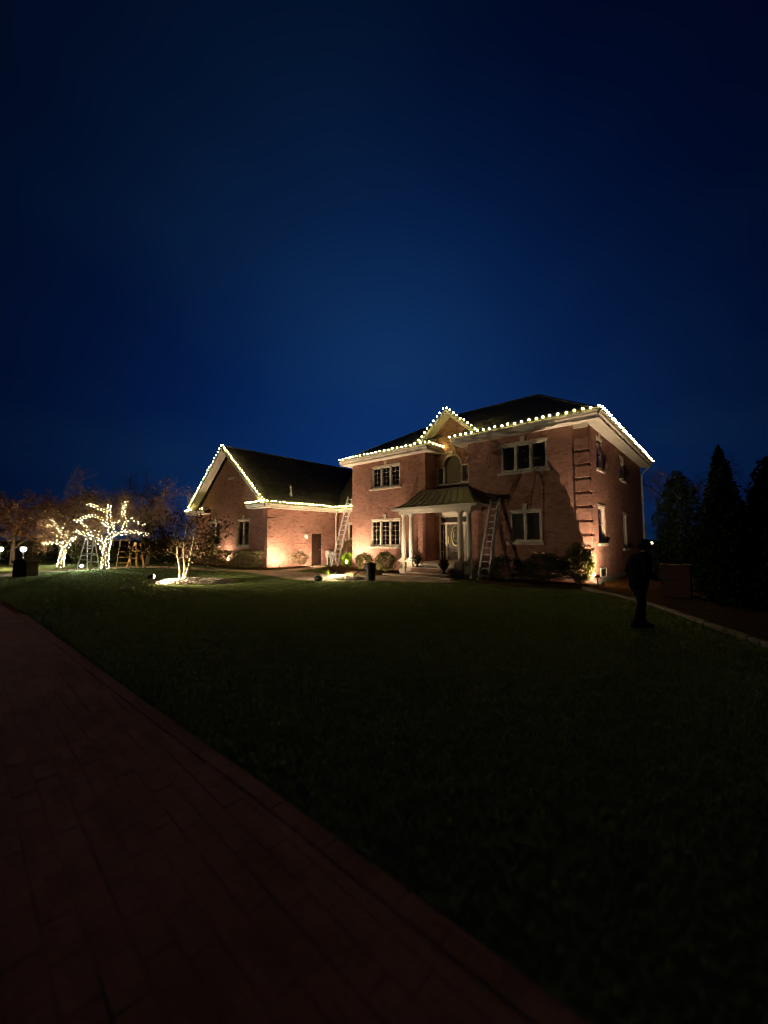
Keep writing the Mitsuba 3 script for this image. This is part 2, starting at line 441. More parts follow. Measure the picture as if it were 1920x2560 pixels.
wingbed = sg.Polygon([(-13.4, -3.5), (-13.4, -5.0), (-8, -5.15), (-3.6, -4.9), (-2.3, -4.0), (-2.2, -2.6), (-2.4, -1.0), (-3.45, -.8), (-3.45, -3.5)])
wm, wh = mound(wingbed, .08, 14, .2); k = add('planting_bed', wm, 'm_mulch', 40); kind(k, 'structure', 'dark mulch bed under the hedge of the gabled wing')

# ---------------------------------------------------------------- the house
H = thing('brick_house', 'two storey red brick house with hipped roof, lit eaves and a lower gabled wing', 'house')
ZT = 6.03      # top of the main walls
BL, BR, RY = 5.30, 7.72, .85   # recess of the entry bay
W0 = -3.5; WX = -13.5; WY = -3.45; WT = 3.50; CY = 2.09   # gabled wing and the connecting wall
HW = lambda n: f'{H}__{n}'


def wall(poly, axis, a, b): return add(HW('wall'), (poly_xz if axis == 'y' else poly_yz)(poly, a, b), 'm_brick')


def arch_poly(x0, x1, z0, zs, n=16):
    r = (x1 - x0) / 2; c = (x0 + x1) / 2
    return sg.Polygon([(x0, z0), (x1, z0)] + [(c + r * math.cos(t), zs + r * math.sin(t)) for t in np.linspace(0, PI, n)])


wUL = (1.62, 3.66, 4.52, 5.70); wLL = (1.55, 3.66, 1.30, 2.74); wUR = (9.30, 11.25, 4.50, 5.68); wLR = (9.64, 10.95, 1.56, 2.84)
sU1 = (1.35, 2.35, 4.50, 5.78); sU2 = (5.80, 6.80, 4.60, 5.72); sL1 = (1.20, 2.36, 1.52, 3.00); sL2 = (5.95, 6.87, 1.25, 2.95)
gW1 = (-11.1, -9.55, 1.24, 2.92); gW2 = (-7.10, -5.58, 1.24, 2.90)
cW = (-2.62, -1.95, 1.68, 2.75)
gDoor = (-.24, .56, 0, 2.04)
aC = (5.92, 6.74, 4.45, 5.40); aL = (5.42, 5.86, 4.45, 5.36); aR = (6.80, 7.26, 4.45, 5.36); aAll = (5.42, 7.26, 4.45)
eD = (5.52, 7.38, .62, 2.86)

wall(rect(0, BL, 0, ZT).difference(shapely.union_all([rect(*(w[0], w[1], w[2], w[3])) for w in (wUL, wLL)])), 'y', 0, .25)
wall(rect(BR, 12.7, 0, ZT).difference(shapely.union_all([rect(*w) for w in (wUR, wLR)])), 'y', 0, .25)
archhole = shapely.union_all([arch_poly(aC[0] - .04, aC[1] + .04, aC[2], aC[3]), rect(*aL), rect(*aR), rect(5.85, 6.81, 4.45, 5.36)])
gable_wall = sg.Polygon([(BL + .002, .0), (BR - .002, .0), (BR - .002, 6.78), (6.35, 7.94), (BL + .002, 7.04)])
wall(gable_wall.difference(archhole).difference(rect(*eD)), 'y', RY, RY + .25)
wall(rect(.25, RY, 0, ZT), 'x', BL - .25, BL)
wall(rect(.25, RY, 0, ZT), 'x', BR, BR + .25)
wall(rect(.25, 11.5, 0, ZT).difference(shapely.union_all([rect(*w) for w in (sU1, sU2, sL1, sL2)])), 'x', 12.45, 12.7)
wall(rect(.25, 11.5, 0, ZT), 'x', 0, .25)
wall(rect(.0, 12.7, 0, ZT), 'y', 11.5, 11.75)
# wing
wgable = sg.Polygon([(WX, 0), (W0, 0), (W0, WT), ((WX + W0) / 2, WT + 5.0 * .77), (WX, WT)])
wall(wgable.difference(shapely.union_all([rect(*gW1), rect(*gW2)])), 'y', WY, WY + .25)
wall(rect(WY + .25, CY, 0, WT).difference(rect(*gDoor)), 'x', W0 - .25, W0)
wall(rect(WY + .25, 9.0, 0, WT), 'x', WX, WX + .25)
wall(wgable, 'y', 9.0, 9.25)
wall(rect(W0 - .25, -.004, 0, WT).difference(rect(*cW)), 'y', CY, CY + .25)
wall(rect(CY + .25, 9.0, 0, WT), 'x', W0 - 1.8, W0 - 1.6)
add(HW('floor'), cat(B(.25, 12.45, 1.2, 11.5, .02, .06), B(.25, BL - .25, .25, 1.2, .02, .06), B(BR + .25, 12.45, .25, 1.2, .02, .06)), 'm_concrete')
add(HW('floor'), cat(B(.25, 12.45, 1.2, 11.5, 3.3, 3.36), B(.25, BL - .25, .25, 1.2, 3.3, 3.36), B(BR + .25, 12.45, .25, 1.2, 3.3, 3.36)), 'm_concrete')
for pw_ in (B(.25, 12.45, 4.6, 4.7, .06, 3.3), B(.25, 12.45, 4.6, 4.7, 3.36, 6.0), B(WX + .25, W0 - 1.81, 1.2, 1.3, 0, 3.4)): add(HW('partition_wall'), pw_, 'm_paint')

# quoins on the two right hand corners: raised blocks of brick, each its own part
for i in range(11):
    z = .30 + i * .525; L1, L2 = .46, .36
    if z + .44 > 5.95: break
    m = cat(cbox(12.7 - L1, 12.748, -.048, .02, z, z + .425, .008), cbox(12.68, 12.748, .022, L2, z, z + .425, .008))
    add(HW('quoin'), m, 'm_quoin')
for i in range(6):
    z = .22 + i * .56
    m = cat(cbox(W0 - .32, W0 + .03, WY - .03, WY + .02, z, z + .47, .008), cbox(W0 - .02, W0 + .03, WY + .022, WY + .42, z, z + .47, .008))
    add(HW('quoin'), m, 'm_quoin')


def place(mesh, side):
    """local x along the wall, y inward, z up -> world"""
    if side == 'front': return mesh
    ang, ox, oy = {'S': (PI / 2, 12.7, 0), 'W': (PI / 2, W0, 0)}[side] if side in ('S', 'W') else (0, 0, {'recess': RY, 'wing': WY, 'conn': CY}[side])
    return xf(mesh, Tm(ox, oy, 0) @ Rz(ang))


def window(side, w, sashes, cols, rows, keystone=True, sill=True):
    x0, x1, z0, z1 = w; k = num(HW('window')); p = lambda m: place(m, side)
    fw = .075
    fr = [B(x0, x0 + fw, .02, .14, z0, z1), B(x1 - fw, x1, .02, .14, z0, z1), B(x0 + fw, x1 - fw, .02, .14, z1 - fw, z1), B(x0 + fw, x1 - fw, .02, .14, z0, z0 + fw)]
    scene[k + '__frame'] = mikit.ply(p(cat(fr)), 'm_window')
    n = sashes; W = (x1 - x0 - 2 * fw); mw = .11; pw = (W - mw * (n - 1)) / n
    for i in range(n):
        a = x0 + fw + i * (pw + mw); b = a + pw
        if i < n - 1: scene[num(k + '__mullion')] = mikit.ply(p(cbox(b, b + mw, .01, .12, z0 + fw, z1 - fw, .008)), 'm_window')
        sw = .03
        scene[num(k + '__sash')] = mikit.ply(p(cat(B(a, a + sw, .05, .10, z0 + fw, z1 - fw), B(b - sw, b, .05, .10, z0 + fw, z1 - fw), B(a + sw, b - sw, .05, .10, z1 - fw - sw, z1 - fw), B(a + sw, b - sw, .05, .10, z0 + fw, z0 + fw + sw))), 'm_window')
        q = B(a + sw, b - sw, .074, .0745, z0 + fw + sw, z1 - fw - sw); scene[num(k + '__pane')] = mikit.ply(p(trimesh.Trimesh([[a + sw, .075, z0 + fw + sw], [b - sw, .075, z0 + fw + sw], [b - sw, .075, z1 - fw - sw], [a + sw, .075, z1 - fw - sw]], [[0, 1, 2], [0, 2, 3]], process=False)), 'm_glass')
        if cols * rows > 1:
            g = [B(a + sw + (b - a - 2 * sw) * c / cols - .008, a + sw + (b - a - 2 * sw) * c / cols + .008, .060, .073, z0 + fw + sw, z1 - fw - sw) for c in range(1, cols)]
            zz = lambda r: z0 + fw + sw + (z1 - z0 - 2 * (fw + sw)) * r / rows
            g += [B(a + sw, b - sw, .056, .071, zz(r) - .008, zz(r) + .008) for r in range(1, rows)]
            scene[num(k + '__glazing_bar')] = mikit.ply(p(cat(g)), 'm_window')
    if sill: scene[k + '__sill'] = mikit.ply(p(cbox(x0 - .16, x1 + .10, -.075, .09, z0 - .115, z0 - .004, .01)), 'm_stone')
    scene[k + '__lintel'] = mikit.ply(p(cbox(x0 - .02, x1 + .02, -.012, .018, z1 - .03, z1 + .07, .006)), 'm_stone')
    if keystone:
        c = (x0 + x1) / 2; poly = sg.Polygon([(c - .075, z1 + .06), (c + .075, z1 + .06), (c + .12, z1 + .30), (c - .12, z1 + .30)])
        scene[k + '__keystone'] = mikit.ply(p(poly_xz(poly, -.04, .01)), 'm_stone')
    return k


window('front', wUL, 3, 2, 4); window('front', wLL, 3, 2, 5); window('front', wUR, 3, 1, 1); window('front', wLR, 2, 1, 1)
window('S', sU1, 1, 1, 2); window('S', sU2, 1, 1, 2, False); window('S', sL1, 1, 1, 2, False); window('S', sL2, 1, 1, 2, False)
window('wing', gW1, 2, 1, 1); window('wing', gW2, 2, 1, 1); window('conn', cW, 1, 1, 2, False)
# arched window of the entry bay
k = num(HW('window'))
outer = arch_poly(aC[0] - .035, aC[1] + .035, aC[2], aC[3]); inn = arch_poly(aC[0] + .05, aC[1] - .05, aC[2] + .07, aC[3])
scene[k + '__frame'] = mikit.ply(poly_xz(outer.difference(inn), RY + .02, RY + .12), 'm_window'); labels[k] = {'label': 'arched window above the porch roof'}
scene[k + '__pane'] = mikit.ply(poly_xz(inn.buffer(.01), RY + .075, RY + .078), 'm_glass')
for w in (aL, aR):
    fr = rect(*w).difference(rect(w[0] + .06, w[1] - .06, w[2] + .07, w[3] - .06)); scene[num(k + '__frame')] = mikit.ply(poly_xz(fr, RY + .03, RY + .12), 'm_window')
    scene[num(k + '__pane')] = mikit.ply(poly_xz(rect(w[0] + .05, w[1] - .05, w[2] + .06, w[3] - .05), RY + .075, RY + .078), 'm_glass')
scene[k + '__blind'] = mikit.ply(B(5.36, 7.32, RY + .20, RY + .21, 4.42, 5.95), 'm_blind')
scene[k + '__sill'] = mikit.ply(cbox(BL + .01, aAll[1] + .18, RY - .08, RY + .08, 4.34, 4.446, .01), 'm_stone')
scene[k + '__keystone'] = mikit.ply(poly_xz(sg.Polygon([(6.26, 5.83), (6.40, 5.83), (6.44, 6.10), (6.22, 6.10)]), RY - .045, RY + .01), 'm_stone')
th = np.linspace(.02, PI - .02, 22); r0, r1 = .46, .58
scene[k + '__arch_trim'] = mikit.ply(poly_xz(sg.Polygon([(6.33 + r1 * math.cos(t), aC[3] + r1 * math.sin(t)) for t in th] + [(6.33 + r0 * math.cos(t), aC[3] + r0 * math.sin(t)) for t in th[::-1]]), RY - .02, RY + .012), 'm_stone')

# entry door in the recess
D = HW('entry_door')
scene[D + '__frame'] = mikit.ply(poly_xz(rect(*eD).difference(shapely.union_all([rect(5.58, 5.88, .70, 2.42), rect(5.98, 6.92, .66, 2.42), rect(7.02, 7.32, .70, 2.42), rect(5.60, 7.30, 2.52, 2.78)])), RY + .03, RY + .17), 'm_paint')
leaf = rect(5.985, 6.915, .665, 2.415); ov = sg.Point(0, 0).buffer(1, 24); from_aff = shapely.affinity if hasattr(shapely, 'affinity') else None
import shapely.affinity as aff
oval_g = aff.translate(aff.scale(ov, .23, .50), 6.45, 1.85)
scene[D + '__leaf'] = mikit.ply(poly_xz(leaf.difference(oval_g), RY + .06, RY + .11), 'm_dooroak')
scene[D + '__glass'] = mikit.ply(poly_xz(oval_g, RY + .08, RY + .09), 'm_dimglass')
rings = [aff.translate(aff.scale(ov, .23, .50), 6.45, 1.85).difference(aff.translate(aff.scale(ov, .205, .475), 6.45, 1.85)), aff.translate(aff.scale(ov, .12, .30), 6.45, 1.85).difference(aff.translate(aff.scale(ov, .105, .285), 6.45, 1.85))]
scene[D + '__oval_trim'] = mikit.ply(cat([poly_xz(g, RY + .045, RY + .075) for g in rings]), 'm_lead')
for a, b in ((6.06, 6.40), (6.50, 6.84)):
    scene[num(D + '__panel')] = mikit.ply(cbox(a, b, RY + .035, RY + .065, .82, 1.22, .015), 'm_dooroak')
hb = [tube([(6.05, RY + .03, 1.50), (6.05, RY - .03, 1.52), (6.05, RY - .03, 1.72), (6.05, RY + .03, 1.74)], .014, 8), cbox(6.02, 6.08, RY + .035, RY + .06, 1.44, 1.82, .006)]
scene[D + '__handle'] = mikit.ply(cat(hb), 'm_lead', 40)
scene[D + '__knocker'] = mikit.ply(xf(trimesh.creation.torus(.055, .014), Tm(6.45, RY + .035, 1.86) @ trimesh.transformations.rotation_matrix(PI / 2, [1, 0, 0])), 'm_lead', True)
for a, b in ((5.58, 5.88), (7.02, 7.32)):
    q = num(D + '__sidelight'); scene[q] = mikit.ply(B(a, b, RY + .09, RY + .10, .70, 2.42), 'm_dimglass')
    scene[num(D + '__sidelight_bar')] = mikit.ply(cat(B((a + b) / 2 - .012, (a + b) / 2 + .012, RY + .07, RY + .088, .70, 2.42), *[B(a, b, RY + .072, RY + .086, z - .012, z + .012) for z in (1.05, 1.55, 2.05)]), 'm_paint')
scene[D + '__transom'] = mikit.ply(B(5.60, 7.30, RY + .09, RY + .10, 2.52, 2.78), 'm_dimglass')
scene[D + '__threshold'] = mikit.ply(cbox(5.5, 7.4, RY - .06, RY + .10, .604, .645, .006), 'm_stone')
add(HW('entablature'), cbox(BL + .01, BR - .01, RY - .09, RY - .003, 2.86, 3.28, .01), 'm_paint')

# soffits, fascias, gutters of the main eaves
notch = sg.box(5.78, -1, 7.18, RY)
eave = sg.box(-.5, -.5, 13.2, 12.25).difference(notch)
add(HW('soffit'), poly_xy(eave, 6.034, 6.075), 'm_paint')


def eave_run(p, q, z0, z1, out):
    p, q, out = np.array(p, float), np.array(q, float), np.array(out, float)
    d = (q - p) / np.linalg.norm(q - p)
    add(HW('fascia'), beam([*(p - out * .012), (z0 + z1) / 2], [*(q - out * .012), (z0 + z1) / 2], .022, z1 - z0), 'm_paint')
    prof = sg.Polygon([(0, 0), (.075, 0), (.095, .03), (.10, .075), (.125, .095), (.125, .125), (0, .125)])
    m = trimesh.creation.extrude_polygon(prof, np.linalg.norm(q - p), engine='earcut'); v = np.array(m.vertices)
    m.vertices = p3(p)[None] + v[:, :1] * p3(out)[None] + v[:, 1:2] * [0, 0, 1] + v[:, 2:3] * p3(d)[None] + [0, 0, z1 - .13]
    m.fix_normals(); add(HW('gutter'), m, 'm_paint')


def p3(p): return np.array([p[0], p[1], 0.])


eave_run((-.5, -.5), (5.78, -.5), 6.03, 6.27, (0, -1)); eave_run((7.18, -.5), (13.2, -.5), 6.03, 6.27, (0, -1))
eave_run((13.2, -.5), (13.2, 12.25), 6.03, 6.27, (1, 0)); eave_run((5.78, -.5), (5.78, RY - .01), 6.03, 6.27, (1, 0)); eave_run((-.5, -.5), (-.5, 12.25), 6.03, 6.27, (-1, 0))
eave_run((7.18, -.5), (7.18, RY - .01), 6.03, 6.27, (-1, 0))
add(HW('corner_trim'), cat(cbox(12.3, 13.2, -.5, -.47, 5.99, 6.03, .005), B(12.25, 12.75, -.05, -.005, 5.86, 6.03)), 'm_paint')
# hipped roof
RZ, EZ = 9.75, 6.29; RXA, RXB, RYC = 3.9, 8.95, 5.85; XA, XB, YA, YB = -.56, 13.26, -.56, 12.3
fr = sg.Polygon([(XA, YA), (XB, YA), (RXB, RYC), (RXA, RYC)]).difference(sg.Polygon([(5.84, -1), (7.12, -1), (7.12, .84), (7.55, .84), (6.35, 2.5), (5.15, .84), (5.84, .84)]))
add(HW('roof'), slab(fr, lambda x, y: EZ + (RZ - EZ) * (y - YA) / (RYC - YA), .10), 'm_shingle')
add(HW('roof'), slab(sg.Polygon([(XA, YB), (XB, YB), (RXB, RYC), (RXA, RYC)]), lambda x, y: EZ + (RZ - EZ) * (YB - y) / (YB - RYC), .10), 'm_shingle')
add(HW('roof'), slab(sg.Polygon([(XB, YA), (XB, YB), (RXB, RYC)]), lambda x, y: EZ + (RZ - EZ) * (XB - x) / (XB - RXB), .10), 'm_shingle')
add(HW('roof'), slab(sg.Polygon([(XA, YA), (XA, YB), (RXA, RYC)]), lambda x, y: EZ + (RZ - EZ) * (x - XA) / (RXA - XA), .10), 'm_shingle')
add(HW('ridge_cap'), cat(beam((RXA, RYC, RZ + .02), (RXB, RYC, RZ + .02), .22, .05), beam((RXB, RYC, RZ + .01), (XB, YA, EZ + .01), .2, .04), beam((RXA, RYC, RZ + .01), (XA, YA, EZ + .01), .2, .04)), 'm_shingle')
# entry gable roof
GX, GZ, GL, GR, GY, GF = 6.35, 8.07, 4.72, 7.98, .26, 6.68
sl = (GZ - GF) / (GX - GL)
zl_ = lambda x, y: GZ - sl * (GX - x); zr_ = lambda x, y: GZ - sl * (x - GX)
add(HW('gable_roof'), cat(slab(sg.Polygon([(GL, GY), (GX, GY), (GX, 3.2), (GL, .6)]), zl_, .08), slab(sg.Polygon([(GX, GY), (GR, GY), (GR, .6), (GX, 3.2)]), zr_, .08)), 'm_shingle')
add(HW('gable_soffit'), cat(slab(sg.Polygon([(GL + .05, GY + .02), (GX, GY + .02), (GX, RY + .2), (GL + .05, RY + .2)]), lambda x, y: zl_(x, y) - .10, .05), slab(sg.Polygon([(GX, GY + .02), (GR - .05, GY + .02), (GR - .05, RY + .2), (GX, RY + .2)]), lambda x, y: zr_(x, y) - .10, .05)), 'm_paint')
for a, b in (((GL - .02, GF - .02), (GX, GZ)), ((GX, GZ), (GR + .02, GF - .02))):
    (xa, za), (xb, zb) = a, b
    add(HW('rake_board'), poly_xz(sg.Polygon([(xa, za - .02), (xb, zb - .02), (xb, zb - .20), (xa, za - .20)]), GY - .035, GY - .002), 'm_paint')
# wing roof
WRX = (WX + W0) / 2; WRZ = 7.92; WE0, WE1 = -3.0, -14.0; WEZ = 3.74; ws_ = (WRZ - WEZ) / (WE0 - WRX); WYF = -3.97
zwR = lambda x, y: WRZ - ws_ * (x - WRX); zwL = lambda x, y: WRZ - ws_ * (WRX - x)
add(HW('wing_roof'), slab(sg.Polygon([(WRX, WYF), (WE0, WYF), (WE0, 1.55), (WE0 - .6, 9.5), (WRX, 9.5)]), zwR, .10), 'm_shingle')
add(HW('wing_roof'), slab(sg.Polygon([(WRX, WYF), (WE1, WYF), (WE1, 9.5), (WRX, 9.5)]), zwL, .10), 'm_shingle')
add(HW('wing_roof'), slab(sg.Polygon([(WE0 - .7, 1.5), (-.02, 1.5), (-.02, 6.2), (WE0 - 3.4, 6.2), ]), lambda x, y: WEZ + ws_ * (y - 1.5), .10), 'm_shingle')
add(HW('ridge_cap'), beam((WRX, WYF, WRZ + .02), (WRX, 9.5, WRZ + .02), .22, .05), 'm_shingle')
add(HW('gable_soffit'), cat(slab(sg.Polygon([(WRX, WYF + .02), (WE0 - .05, WYF + .02), (WE0 - .05, WY - .003), (WRX, WY - .003)]), lambda x, y: zwR(x, y) - .115, .04), slab(sg.Polygon([(WRX, WYF + .02), (WE1 + .05, WYF + .02), (WE1 + .05, WY - .003), (WRX, WY - .003)]), lambda x, y: zwL(x, y) - .115, .04)), 'm_paint')
for (xa, za), (xb, zb) in (((WE0 + .02, WEZ), (WRX, WRZ)), ((WE1 - .02, WEZ), (WRX, WRZ))):
    add(HW('rake_board'), poly_xz(sg.Polygon([(xa, za - .02), (xb, zb - .02), (xb, zb - .26), (xa, za - .26)]), WYF - .035, WYF), 'm_paint')
wsof = shapely.union_all([sg.box(W0, WYF, WE0, 1.55), sg.box(W0, 1.55, -.01, CY), sg.box(-5.0, WYF, W0, WY), sg.box(WE1, WYF, -11.0, WY), sg.box(WE1, WYF, WX, 9)])
for g in getattr(wsof, 'geoms', [wsof]): add(HW('soffit'), poly_xy(g, 3.51, 3.55), 'm_paint')
eave_run((WE0, WYF), (WE0, 1.5), 3.50, 3.72, (1, 0)); eave_run((WE0, 1.55), (-.02, 1.55), 3.50, 3.72, (0, -1))
eave_run((-5.0, WYF), (WE0, WYF), 3.50, 3.72, (0, -1)); eave_run((WE1, WYF), (-11.0, WYF), 3.50, 3.72, (0, -1))
for xa, xb in ((-5.0, WE0 + .02), (WE1 - .02, -11.0)): add(HW('return_roof'), slab(sg.box(xa, WYF - .04, xb, WY), lambda x, y: 3.73 + .35 * (y - WYF), .04), 'm_shingle')
add(HW('gable_vent'), cbox(-8.55, -7.7, WY - .03, WY + .01, 5.66, 5.82, .01), 'm_stone')
labels[HW('gable_vent')] = {'label': 'short pale bar high on the wing gable'}
add(HW('vent_pipe'), cat(tube([(-3.95, -1.6, 4.3), (-3.95, -1.6, 5.05)], .05, 12), lathe([(.0, 4.36), (.13, 4.36), (.055, 4.66), (0, 4.66)], 14).apply_translation([-3.95, -1.6, 0])), 'm_alu', 40)

# garage side door, lantern, downspouts, meters
k = HW('side_door')
scene[k + '__frame'] = mikit.ply(place(poly_xz(rect(gDoor[0], gDoor[1], 0.02, gDoor[3]).difference(rect(gDoor[0] + .06, gDoor[1] - .06, 0.02, gDoor[3] - .06)), .04, .16), 'W'), 'm_doordark')
scene[k + '__leaf'] = mikit.ply(place(B(gDoor[0] + .062, gDoor[1] - .062, .10, .14, .03, gDoor[3] - .062), 'W'), 'm_doordark')
for a in (-.14, .20):
    for z0, z1 in ((.2, .75), (.85, 1.25), (1.35, 1.88)): scene[num(k + '__panel')] = mikit.ply(place(cbox(a, a + .26, .085, .105, z0, z1, .012), 'W'), 'm_doordark')
scene[k + '__handle'] = mikit.ply(place(cat(tube([(.44, .10, 1.02), (.44, .03, 1.02)], .012, 8), trimesh.creation.icosphere(2, .03).apply_translation([.44, .03, 1.02])), 'W'), 'm_lead', True)
L = thing('wall_lantern', 'small pale wall lantern on the brick beside the dark side door', 'lantern')
scene[L + '__bracket'] = mikit.ply(cat(cbox(W0, W0 + .03, -.82, -.70, 1.80, 2.02, .008), tube([(W0 + .02, -.76, 1.98), (W0 + .10, -.76, 2.03), (W0 + .16, -.76, 1.98)], .014, 8)), 'm_greyplastic', 40)
scene[L + '__lamp_glass'] = mikit.ply(lathe([(.0, -.16), (.045, -.16), (.085, .04), (.0, .045)], 6).apply_translation([W0 + .16, -.76, 1.88]), 'm_paint')
scene[L + '__cap'] = mikit.ply(lathe([(.0, .0), (.11, .0), (.03, .07), (0, .09)], 6).apply_translation([W0 + .16, -.76, 1.93]), 'm_greyplastic')
add(HW('downspout'), tube([(WE0 - .02, 1.40, 3.60), (WE0 - .03, 1.42, 3.42), (W0 + .10, 1.68, 3.16), (W0 + .065, 1.73, 3.0), (W0 + .065, 1.73, .25), (W0 + .20, 1.70, .10)], .048, 10), 'm_paint', 50)
add(HW('downspout'), tube([(13.1, 12.2, 6.0), (12.85, 11.9, 5.7), (12.79, 11.6, 5.5), (12.79, 11.6, .2)], .048, 10), 'm_paint', 50)
for (y0, y1, z0, z1), nm, lb in (((.88, 1.14, .50, .95), 'meter_box', 'grey electric meter box on the wing wall, left of its twin'), ((1.20, 1.44, .42, .88), 'meter_box', 'grey meter box nearest the downspout on the wing wall')):
    q = thing(nm, lb, 'meter box')
    scene[q + '__box'] = mikit.ply(cbox(W0 + .002, W0 + .17, y0, y1, z0, z1, .02), 'm_greyplastic')
    scene[q + '__dial'] = mikit.ply(xf(trimesh.creation.cylinder(.085, .09, sections=18), Tm(W0 + .20, (y0 + y1) / 2, z1 - .15) @ trimesh.transformations.rotation_matrix(PI / 2, [0, 1, 0])), 'm_alu', 40)
    scene[q + '__conduit'] = mikit.ply(tube([(W0 + .06, (y0 + y1) / 2, 0), (W0 + .06, (y0 + y1) / 2, z0)], .05, 10), 'm_greyplastic', 50)
add(HW('foundation'), cat(B(12.705, 12.76, .0, 11.4, -.1, .16)), 'm_concrete')
k = HW('basement_window')
scene[k + '__frame'] = mikit.ply(place(poly_xz(rect(1.15, 2.15, .18, .55).difference(rect(1.2, 2.1, .22, .5)), -.03, .02), 'S'), 'm_window')
scene[k + '__pane'] = mikit.ply(place(poly_xz(rect(1.2, 2.1, .22, .5), -.012, -.006), 'S'), 'm_dimglass')

# porch: floor, steps, pedestals, columns, copper canopy
add(HW('porch_floor'), cat(cbox(BL - .03, BR - .18, -1.0, RY - .002, .53, .60, .015), B(BL, BR - .21, -.955, RY - .004, .0, .528)), 'm_stone')
for x0_, x1_, y0_, y1_, zt in ((5.30, 7.48, -1.32, -1.002, .40), (5.26, 7.56, -1.66, -1.322, .20), (4.2, 7.9, -2.02, -1.662, .06)):
    q = num(HW('step')); scene[q + '__tread'] = mikit.ply(cbox(x0_, x1_, y0_, y1_, zt - .06, zt, .012), 'm_stone')
    scene[q + '__riser'] = mikit.ply(B(x0_ + .03, x1_ - .03, y0_ + .045, y1_ - .004, -.06, zt - .062), 'm_brick')
colx = (4.57, 5.02, 7.73, 8.16); CYO = -.80
for i, x in enumerate(colx):
    p = num(HW('pedestal')); z0 = 0 if i in (0, 3) else .0
    scene[p] = mikit.ply(cat(cbox(x - .19, x + .19, CYO - .19, CYO + .19, z0, .30, .02), cbox(x - .17, x + .17, CYO - .17, CYO + .17, .302, .57, .02), cbox(x - .215, x + .205, CYO - .22, CYO + .22, .572, .68, .02)), 'm_stone')
    c = num(HW('column'))
    scene[c + '__shaft'] = mikit.ply(lathe([(0, .79), (.118, .79), (.122, 1.5), (.104, 2.78), (0, 2.78)], 24).apply_translation([x, CYO, 0]), 'm_paint', 40)
    scene[c + '__base'] = mikit.ply(cat(cbox(x - .17, x + .17, CYO - .17, CYO + .17, .683, .745, .008), lathe([(0, .745), (.155, .745), (.165, .765), (.15, .79), (0, .79)], 24).apply_translation([x, CYO, 0])), 'm_paint', 40)
    scene[c + '__capital'] = mikit.ply(cat(lathe([(0, 2.78), (.115, 2.78), (.12, 2.80), (.155, 2.86), (0, 2.86)], 24).apply_translation([x, CYO, 0]), cbox(x - .165, x + .165, CYO - .165, CYO + .165, 2.86, 2.915, .008)), 'm_paint', 40)
add(HW('porch_beam'), cat(cbox(4.36, 8.37, CYO - .17, CYO + .17, 2.918, 3.12, .012), cbox(4.36, 4.68, CYO + .172, -.004, 2.918, 3.12, .012), cbox(8.05, 8.37, CYO + .172, -.004, 2.918, 3.12, .012)), 'm_paint')
add(HW('porch_ceiling'), cat(B(4.30, 8.42, CYO - .22, -.01, 3.122, 3.16), B(BL + .01, BR - .01, -.01, RY - .1, 3.122, 3.16)), 'm_paint')
CX0, CX1, CYF = 4.10, 8.64, -1.10
TX0, TX1 = 4.97, 7.77
ts = np.linspace(0, 1, 9); rowsv = []
for t in ts:
    x0, x1, y0 = CX0 + (TX0 - CX0) * t, CX1 + (TX1 - CX1) * t, CYF + (-.03 - CYF) * t; z = 3.20 + .88 * t ** 1.55
    rowsv.append([(x0, -.02, z), (x0, y0, z), (x1, y0, z), (x1, -.02, z)])
rv = np.array(rowsv).reshape(-1, 3); rf = []
for i in range(len(ts) - 1):
    for j in range(3): a = i * 4 + j; rf += [[a, a + 1, a + 5], [a, a + 5, a + 4]]
CA = HW('canopy'); scene[CA + '__sheet'] = mikit.ply(trimesh.Trimesh(rv, rf, process=False), 'm_copper')
def canpt(u, t):
    x0, x1, y0 = CX0 + (TX0 - CX0) * t, CX1 + (TX1 - CX1) * t, CYF + (-.03 - CYF) * t
    return (x0 + (x1 - x0) * u, y0 - .002, 3.20 + .88 * t ** 1.55 + .022)
for i in range(11):
    scene[num(CA + '__seam')] = mikit.ply(tube([canpt(.02 + .96 * i / 10, t) for t in ts], .026, 6), 'm_copper', 50)
scene[CA + '__lid'] = mikit.ply(cat(B(TX0, TX1, -.06, -.002, 4.065, 4.10), B(BL + .01, BR - .01, -.002, RY - .1, 4.06, 4.09)), 'm_copper')
scene[CA + '__gutter'] = mikit.ply(cat(cbox(CX0 - .06, CX1 + .06, CYF - .07, CYF + .03, 3.08, 3.205, .015), cbox(CX0 - .06, CX0 + .03, CYF + .032, -.004, 3.08, 3.205, .01), cbox(CX1 - .03, CX1 + .06, CYF + .032, -.004, 3.08, 3.205, .01)), 'm_paint')
scene[CA + '__soffit'] = mikit.ply(B(CX0 + .0, CX1 - .0, CYF + .032, -.01, 3.165, 3.19), 'm_paint')

# grass: blades over all of the lawn that the photograph shows
rg = np.random.default_rng(19)
gp = np.vstack([rg.uniform((-9.5, -14.9), (20, -2.4), (250000, 2)), rg.uniform((6, -14.2), (20, -9), (110000, 2))])
dv = gp - CAM[:2]; fd = dv @ YAW[:2]; sd = dv @ np.array([YAW[1], -YAW[0]])
gp = gp[(fd > .9) & (np.abs(sd) < 1.08 * fd + .2)]
bare = shapely.union_all([drive, walk.buffer(.02), island.buffer(.02), oval.buffer(.02), frontbed, rightbed, wingbed, sg.box(-13.5, -3.4, 12.7, 12), sg.box(4.1, -2.05, 8.2, 1)])
gp = gp[~shapely.contains_xy(bare, gp[:, 0], gp[:, 1])]
n = len(gp); h = rg.uniform(.028, .060, n); an = rg.uniform(0, 2 * PI, n); lean = rg.normal(0, .016, (n, 2)); wd = .0035 + .0006 * np.hypot(*(gp - CAM[:2]).T)
o = np.stack([np.cos(an), np.sin(an)], 1) * wd[:, None]
